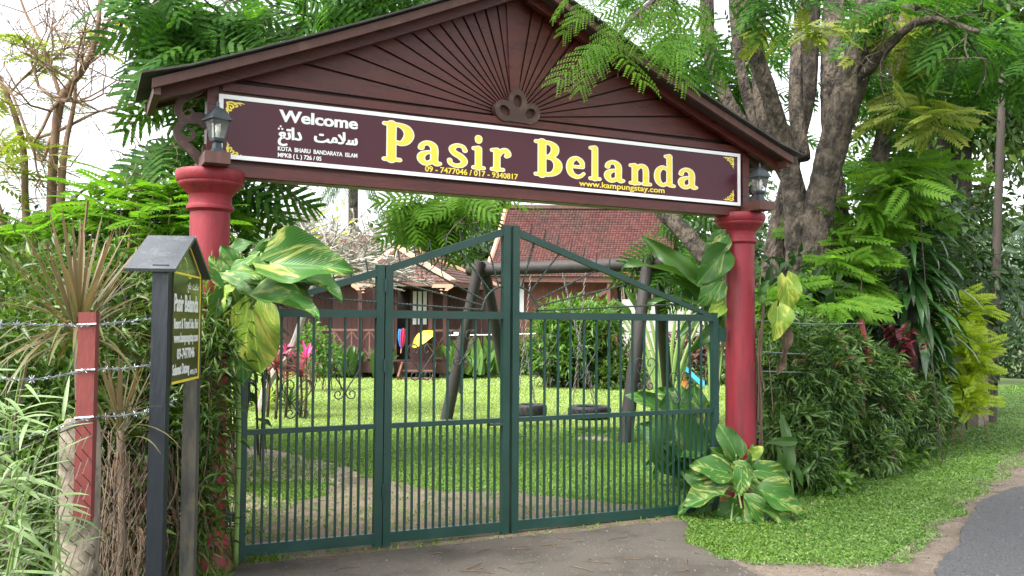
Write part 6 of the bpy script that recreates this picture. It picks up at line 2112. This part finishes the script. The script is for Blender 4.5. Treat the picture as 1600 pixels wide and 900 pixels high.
tree('dark_tree', 'dark double-stemmed tree behind the feathery shrub near the pole', (at(1470, 500, 16).x, 16, 0),
     [pstem([(1470, 640, 16, 30), (1468, 400, 16, 26), (1462, 260, 16, 22), (1450, 150, 16, 18), (1440, 40, 16, 14), (1430, -80, 16, 10)]), pstem([(1490, 640, 16.2, 26), (1492, 380, 16.2, 22), (1500, 250, 16.2, 18), (1505, 120, 16.2, 14), (1515, 0, 16.2, 11), (1520, -80, 16, 9)])],
     [(A_(1520, 90, 16), (1.8, 1.4, 1.3), 4200), (A_(1480, 10, 15.5), (1.8, 1.4, .9), 3200), (A_(1570, 170, 15.5), (.9, 1.0, .9), 1700), (A_(1400, 250, 16.5), (.8, 1, .8), 900), (A_(1500, 330, 17), (.9, .8, .6), 900)], LEAF, M['hedge'], M['darkbark'], (.14, .26), tw=14, W=.45, spread=.22)
tree('thin_tree', 'slender curved tree behind the roadside pole', (at(1535, 500, 20).x, 20, 0), [pstem([(1500, 640, 20, 10), (1512, 380, 20, 9), (1535, 300, 20, 8), (1565, 240, 20, 7), (1600, 200, 20, 6)])],
     [(A_(1590, 130, 20), (1.4, 1, 1.2), 1800), (A_(1600, 240, 20), (.8, .8, .5), 500)], LEAF, M['fargreen'], M['bark'], (.16, .3), W=.45, tw=4)
random.seed(21)
tree('bare_tree', 'thin-leaved tree with bare tan branches behind the notice board', (at(80, 430, 9).x, 9, 0),
     [pstem([(85, 640, 9, 13.2), (78, 420, 9, 11.2), (80, 330, 9, 7.9), (84, 240, 9, 7.3), (96, 155, 9, 6.6), (132, 105, 9, 5.3), (152, 50, 9, 4.0), (158, -40, 9, 2.6)]),
      pstem([(70, 640, 9.2, 11.9), (50, 420, 9.2, 8.6), (40, 330, 9.2, 5.9), (36, 230, 9.2, 5.3), (12, 150, 9.2, 4.0), (-20, 90, 9.2, 2.6)]),
      pstem([(92, 420, 8.9, 7.3), (96, 300, 8.9, 5.9), (102, 230, 8.9, 4.6), (116, 160, 8.9, 3.3), (120, 90, 8.9, 2.0), (140, 20, 8.9, 1.3)]),
      pstem([(40, 220, 9.1, 2.6), (90, 205, 9, 2.6), (155, 174, 8.9, 2.0), (225, 158, 8.8, 1.1)]), pstem([(80, 215, 9, 3.3), (60, 250, 9, 2.6), (20, 150, 9, 2.0), (-10, 120, 9, 1.3)]),
      pstem([(60, 420, 8.6, 6.6), (20, 380, 8.5, 5.3), (0, 330, 8.4, 4.0), (-20, 250, 8.4, 2.6)]), pstem([(96, 155, 9, 3.3), (70, 80, 9.1, 2.6), (40, 20, 9.2, 2.0), (20, -40, 9.2, 1.3)]), pstem([(132, 105, 9, 2.0), (175, 70, 9, 1.3), (200, 20, 9, 0.9)]),
      pstem([(95, 330, 9, 2.6), (140, 290, 8.8, 2.0), (190, 270, 8.7, 1.3), (240, 255, 8.6, 1.0)])],
     [(A_(20, 90, 9), (.55, .7, .35), 26), (A_(30, 180, 9), (.45, .6, .3), 22), (A_(15, 250, 8.8), (.45, .5, .3), 34), (A_(90, 120, 9.2), (.5, .5, .5), 12), (A_(70, 300, 9.4), (.5, .5, .25), 24), (A_(150, 60, 9.2), (.5, .5, .3), 10)], FROND_FAR, M['frondyellow'], M['tanbark'], (.22, .40), tw=60, tl=.6, td=3)
t = thing('undergrowth_bush', 'yellow-green feathery bush between the bare tree and the hedge', 'bush', (at(150, 500, 8).x, 8, 0))
B8 = [(A_(60, 370, 8.4), (.7, .5, .30), 90), (A_(170, 350, 8.2), (.7, .5, .40), 150), (A_(250, 370, 7.8), (.5, .4, .4), 120), (A_(290, 340, 8.2), (.3, .4, .35), 60)]
foliage('foliage', fronds(B8, PINNATE, (.26, .44), .15, 5, .04, .3, .5), M['frondlight'], t, 'stuff')
stems_in(t, B8, 40, M['tanbark'], .01)
t = thing('back_bush', 'dark bushes closing the view behind the hedge and the bare tree', 'bush', (at(60, 500, 11).x, 11, 0))
B9 = [(A_(0, 440, 10.5), (1.3, .8, .75), 1900), (A_(150, 440, 10.5), (1.2, .8, .8), 1900), (A_(280, 430, 10), (.8, .6, .8), 1200), (A_(330, 520, 9.5), (.5, .5, .8), 700), (A_(0, 600, 9), (1.4, .6, 1.0), 1300), (A_(160, 560, 8), (1.2, .5, .9), 1300)]
foliage('foliage', leaves(B9, (.13, .24), .35, .3, 7, .16, .45), M['darkhedge'], t, 'stuff')
stems_in(t, B9, 60, M['darkbark'], .012)

# bare pale-barked frangipani
random.seed(4)
fb = Vector((at(400, 640, 15).x, 15.2, 0))
t = thing('frangipani', 'leafless pale frangipani with dense forking branches before the side wing', 'tree', fb)
m = MB()
main = [(fb - Vector((0, 0, .1)), .085), (at(420, 596, 15.1), .075), (at(455, 545, 15.1), .065), (at(478, 480, 15.1), .06), (at(492, 440, 15.1), .05)]
limb(m, main, 8, .05, fb)
limb(m, [(Vector((at(380, 640, 15.3).x, 15.3, -.1)), .08), (at(384, 540, 15.3), .07), (at(380, 450, 15.3), .06), (at(392, 412, 15.3), .05)], 8, .05, fb)
def fork(p, d, L, r, depth):
    q = p + d * L
    mid = p.lerp(q, .5) - Vector((0, 0, .04 * L))
    m.tube([p - fb, mid - fb, q - fb], [r, r * .93, r * .86], 5, cap=False)
    if depth == 0: return
    for k in range(random.choice((2, 3, 3) if depth > 3 else (2, 2, 3))):
        nd_ = (d + Vector((random.gauss(0, .75), random.gauss(0, .75), random.gauss(-.02, .30)))).normalized()
        nd_.z = max(nd_.z, -.22)
        fork(q, nd_, L * random.uniform(.72, .95), max(r * .80, .011), depth - 1)
for p0, dirs in ((main[-1][0], ((.9, 0, .25), (.3, .6, .45), (-.5, -.3, .4), (.5, -.7, .3))), (at(392, 412, 15.3), ((-.5, 0, .35), (.5, .3, .5), (.3, -.6, .3)))):
    for d in dirs: fork(p0, Vector(d).normalized(), .44, .036, 6)
m.build('trunk', M['whitebark'], t)
tips_ = [(A_(480, 355, 15.1), (1.2, .8, .35), 60)]
foliage('crown', leaves(tips_, (.12, .22), .35, -.2, 3, .08, .1), M['lime'], t, 'stuff')

# palms
def frond_palm(name, label, base, top, n, L, mat, bark, r=.16, group=None, droop=.9):
    t = thing(name, label, 'palm', base, 0, group)
    b, tp = Vector(base), Vector(top)
    m = MB(); limb(m, [(b - Vector((0, 0, .1)), r * 1.15), (b.lerp(tp, .5), r), (tp, r * .85)], 10, .03, b)
    m.build('trunk', bark, t, True)
    for i in range(n):
        az = 2 * math.pi * i / n + random.gauss(0, .15); el = random.uniform(-.5, 1.1)
        d = Vector((math.cos(az) * math.cos(el), math.sin(az) * math.cos(el), math.sin(el)))
        k = 16
        pts = [tp + d * (L * f) - Vector((0, 0, droop * L * f * f)) for f in np.linspace(0, 1, k)]
        P, D = [], []
        for j in range(1, k):
            tg = (pts[j] - pts[j - 1]).normalized(); s_ = tg.cross(Vector((0, 0, 1))).normalized()
            for sg in (-1, 1):
                for h_ in (0, .5):
                    P.append(pts[j - 1].lerp(pts[j], h_)); D.append(tg * .7 + s_ * sg - Vector((0, 0, .55)))
        P, D = np.array([tuple(p) for p in P]), np.array([tuple(p) for p in D])
        ln = L * .28 * np.sin(np.pi * (.15 + .8 * np.linspace(0, 1, len(P))))
        v, f = place(BLADE[0], BLADE[1], P, D, np.array([[0, 0, 1.0]] * len(P)), np.stack([np.full(len(P), L * .018), ln, ln], 1))
        put('frond', npmesh('frond', v - np.array(base), f, mat), t)
    return t


random.seed(9)
pb = at(552, 500, 32)
frond_palm('coconut_palm', 'tall palm whose trunk top shows under the sign', (pb.x, 32, 0), tuple(at(552, 262, 32)), 18, 2.0, M['palmgrey'], M['bark'], .2, droop=1.2)
pb = at(1545, 520, 24)
frond_palm('grey_palm', 'bushy grey-green palm behind the roadside pole', (pb.x, 24, 0), tuple(at(1545, 430, 24)), 30, 1.9, M['palmgrey'], M['bark'], .14, droop=.8)
pb = at(1600, 400, 30)
frond_palm('far_palm', 'distant palm at the edge of the picture above the clipped hedge', (pb.x, 30, 0), tuple(at(1605, 350, 30)), 22, 2.2, M['palmgrey'], M['bark'], .14, droop=.7)

# clipped hedge across the road end
c = at(1600, 575, 27)
t = thing('clipped_hedge', 'dark clipped hedge at the far end of the verge lawn', 'hedge', (c.x, 27, 0))
foliage('foliage', leaves([((c.x + 1, 27, .75), (2.0, .8, .95), 2600), ((c.x + 5, 29, 1.0), (3, 1, 1.2), 2500)], (.14, .22), .5, .1, 7, .12, .7), M['darkhedge'], t, 'stuff')

# trees along the far side of the garden
FAR = [(650, 385, 40, 2.2, 1.8), (730, 375, 42, 2.4, 2.0), (760, 400, 38, 1.6, 1.5), (350, 445, 42, 3.0, 1.4), (200, 440, 38, 3.0, 1.6), (60, 430, 36, 3.0, 1.8), (1090, 400, 40, 2.6, 2.4), (1180, 380, 38, 3.0, 3.0), (1330, 400, 40, 4.0, 3.4), (1450, 420, 42, 3.5, 3.0), (1560, 430, 44, 3.2, 2.4), (1680, 400, 44, 4, 3)]
for i, (px, py, Y, rx, rzz) in enumerate(FAR):
    c = at(px, py, Y)
    where = ['over the pavilion roof peak', 'beside the steep red roof edge', 'low against the red roof', 'behind the side wing', 'behind the tall dracaena', 'behind the bare tree', 'behind the board fence', 'behind the rain tree trunks', 'behind the feathery shrub', 'behind the dark double-stemmed tree', 'behind the grey palm', 'past the clipped hedge'][i]
    tree('distant_tree', 'distant rounded green tree ' + where, (c.x, Y, 0), [[(Vector((c.x, Y, -.1)), .22), (Vector((c.x + .1, Y, c.z * .5)), .17), (c, .1)]], [(tuple(c), (rx, rx * .8, rzz), 1500), (tuple(c - Vector((rx * .4, 0, rzz * .8))), (rx * .8, rx * .6, rzz * .7), 700), (tuple(c - Vector((-rx * .4, 0, rzz * .8))), (rx * .8, rx * .6, rzz * .7), 700)],
         LEAF, M['fargreen'], M['darkbark'], (.28, .5), 'trees beyond the houses', W=.6, spread=.3, shell=.7)

# ------------------------------------------------------------------ roadside pole and wires
p = gr(1548, 661)
t = thing('utility_pole', 'tall weathered pole standing at the edge of the verge', 'pole', p)
top = at(1569, 40, p.y) - p
MB().tube([(0, 0, -.1), top * .3, top * .301, top], [.085, .078, .068, .055], 12).build('shaft', M['pole'], t, True, autosmooth=40)
MB().box(-.12, .12, -.03, .03, top.z * .97 - .02, top.z * .97 + .02, Matrix.Translation((top.x, 0, 0))).build('crossarm', M['pole'], t)
for k, (x0, y0, Y0, x1, y1, Y1, lb) in enumerate(((1470, -20, 10.5, 1564, 160, p.y, 'upper cable running down to the roadside pole'), (1440, 110, 11.0, 1562, 190, p.y, 'lower cable reaching the roadside pole from the trees'), (1566, 185, p.y, 1640, 300, 16, 'stay cable dropping from the pole to the ground side'))):
    a, b = at(x0, y0, Y0), at(x1, y1, Y1)
    t = thing('cable', lb, 'cable', a, 0, 'cables at the roadside pole')
    MB().tube([Vector((0, 0, 0)), (b - a) * .5 - Vector((0, 0, .08)), b - a], .008, 5).build('strand', M['chain'], t)

# ------------------------------------------------------------------ litter on the driveway
random.seed(2)
m = MB()
for _ in range(46):
    x, y = random.uniform(380, 1100), random.uniform(835, 899)
    p = gr(x, y); p.z = .016
    if not inside_(np.array([[p.x, p.y]]), APRON)[0]: continue
    a = random.uniform(0, 3.14); L = random.uniform(.06, .22)
    d = Vector((math.cos(a), math.sin(a), 0)) * L
    m.tube([p - d * .5, p + Vector((random.gauss(0, .01), random.gauss(0, .01), .006)), p + d * .5], .0026, 4)
tag(m.build('twig_litter', M['twig']), 'thin dry twigs scattered on the driveway before the gate', 'twigs', kind='stuff')
n = 420
P = np.stack([RNG.uniform(-1.6, 2.6, n), RNG.uniform(4.6, 7.4, n), np.full(n, .018)], 1)
az = RNG.random(n) * 6.28; s = RNG.uniform(.008, .022, n)
v, f = place(LEAF[0], LEAF[1], P, np.stack([np.cos(az), np.sin(az), RNG.normal(0, .1, n)], 1), np.array([[0, 0, 1.0]]) + RNG.normal(size=(n, 3)) * .2, np.stack([s * .6, s, s], 1))
tag(put('leaf_litter', npmesh('leaf_litter', v, f, M['dry'])), 'tiny dry leaves strewn over the driveway', 'litter', kind='stuff')

n = 9000
OCT = (np.array([(1, 0, 0), (-1, 0, 0), (0, 1, 0), (0, -1, 0), (0, 0, .6), (0, 0, -.6)], float), np.array([(0, 2, 4), (2, 1, 4), (1, 3, 4), (3, 0, 4), (2, 0, 5), (1, 2, 5), (3, 1, 5), (0, 3, 5)]))
P = np.stack([RNG.uniform(-1.4, 7, n * 4), RNG.uniform(4.6, 11, n * 4), np.full(n * 4, .012)], 1)
P = P[(inside(P, SHOULDER) | inside(P, APRON))][:n]
P[inside(P, ROAD), 2] = .024
az = RNG.random(len(P)) * 6.28; s = RNG.uniform(.002, .007, len(P)) * np.where(RNG.random(len(P)) < .06, 2.0, 1)
v, f = place(OCT[0], OCT[1], P, np.stack([np.cos(az), np.sin(az), az * 0], 1), np.array([[0, 0, 1.0]] * len(P)), np.stack([s * RNG.uniform(.6, 1.2, len(P)), s, s], 1))
tag(put('pebbles', npmesh('pebbles', v, f, M['stone'])), 'small loose stones along the road edge and driveway', 'pebbles', kind='stuff')
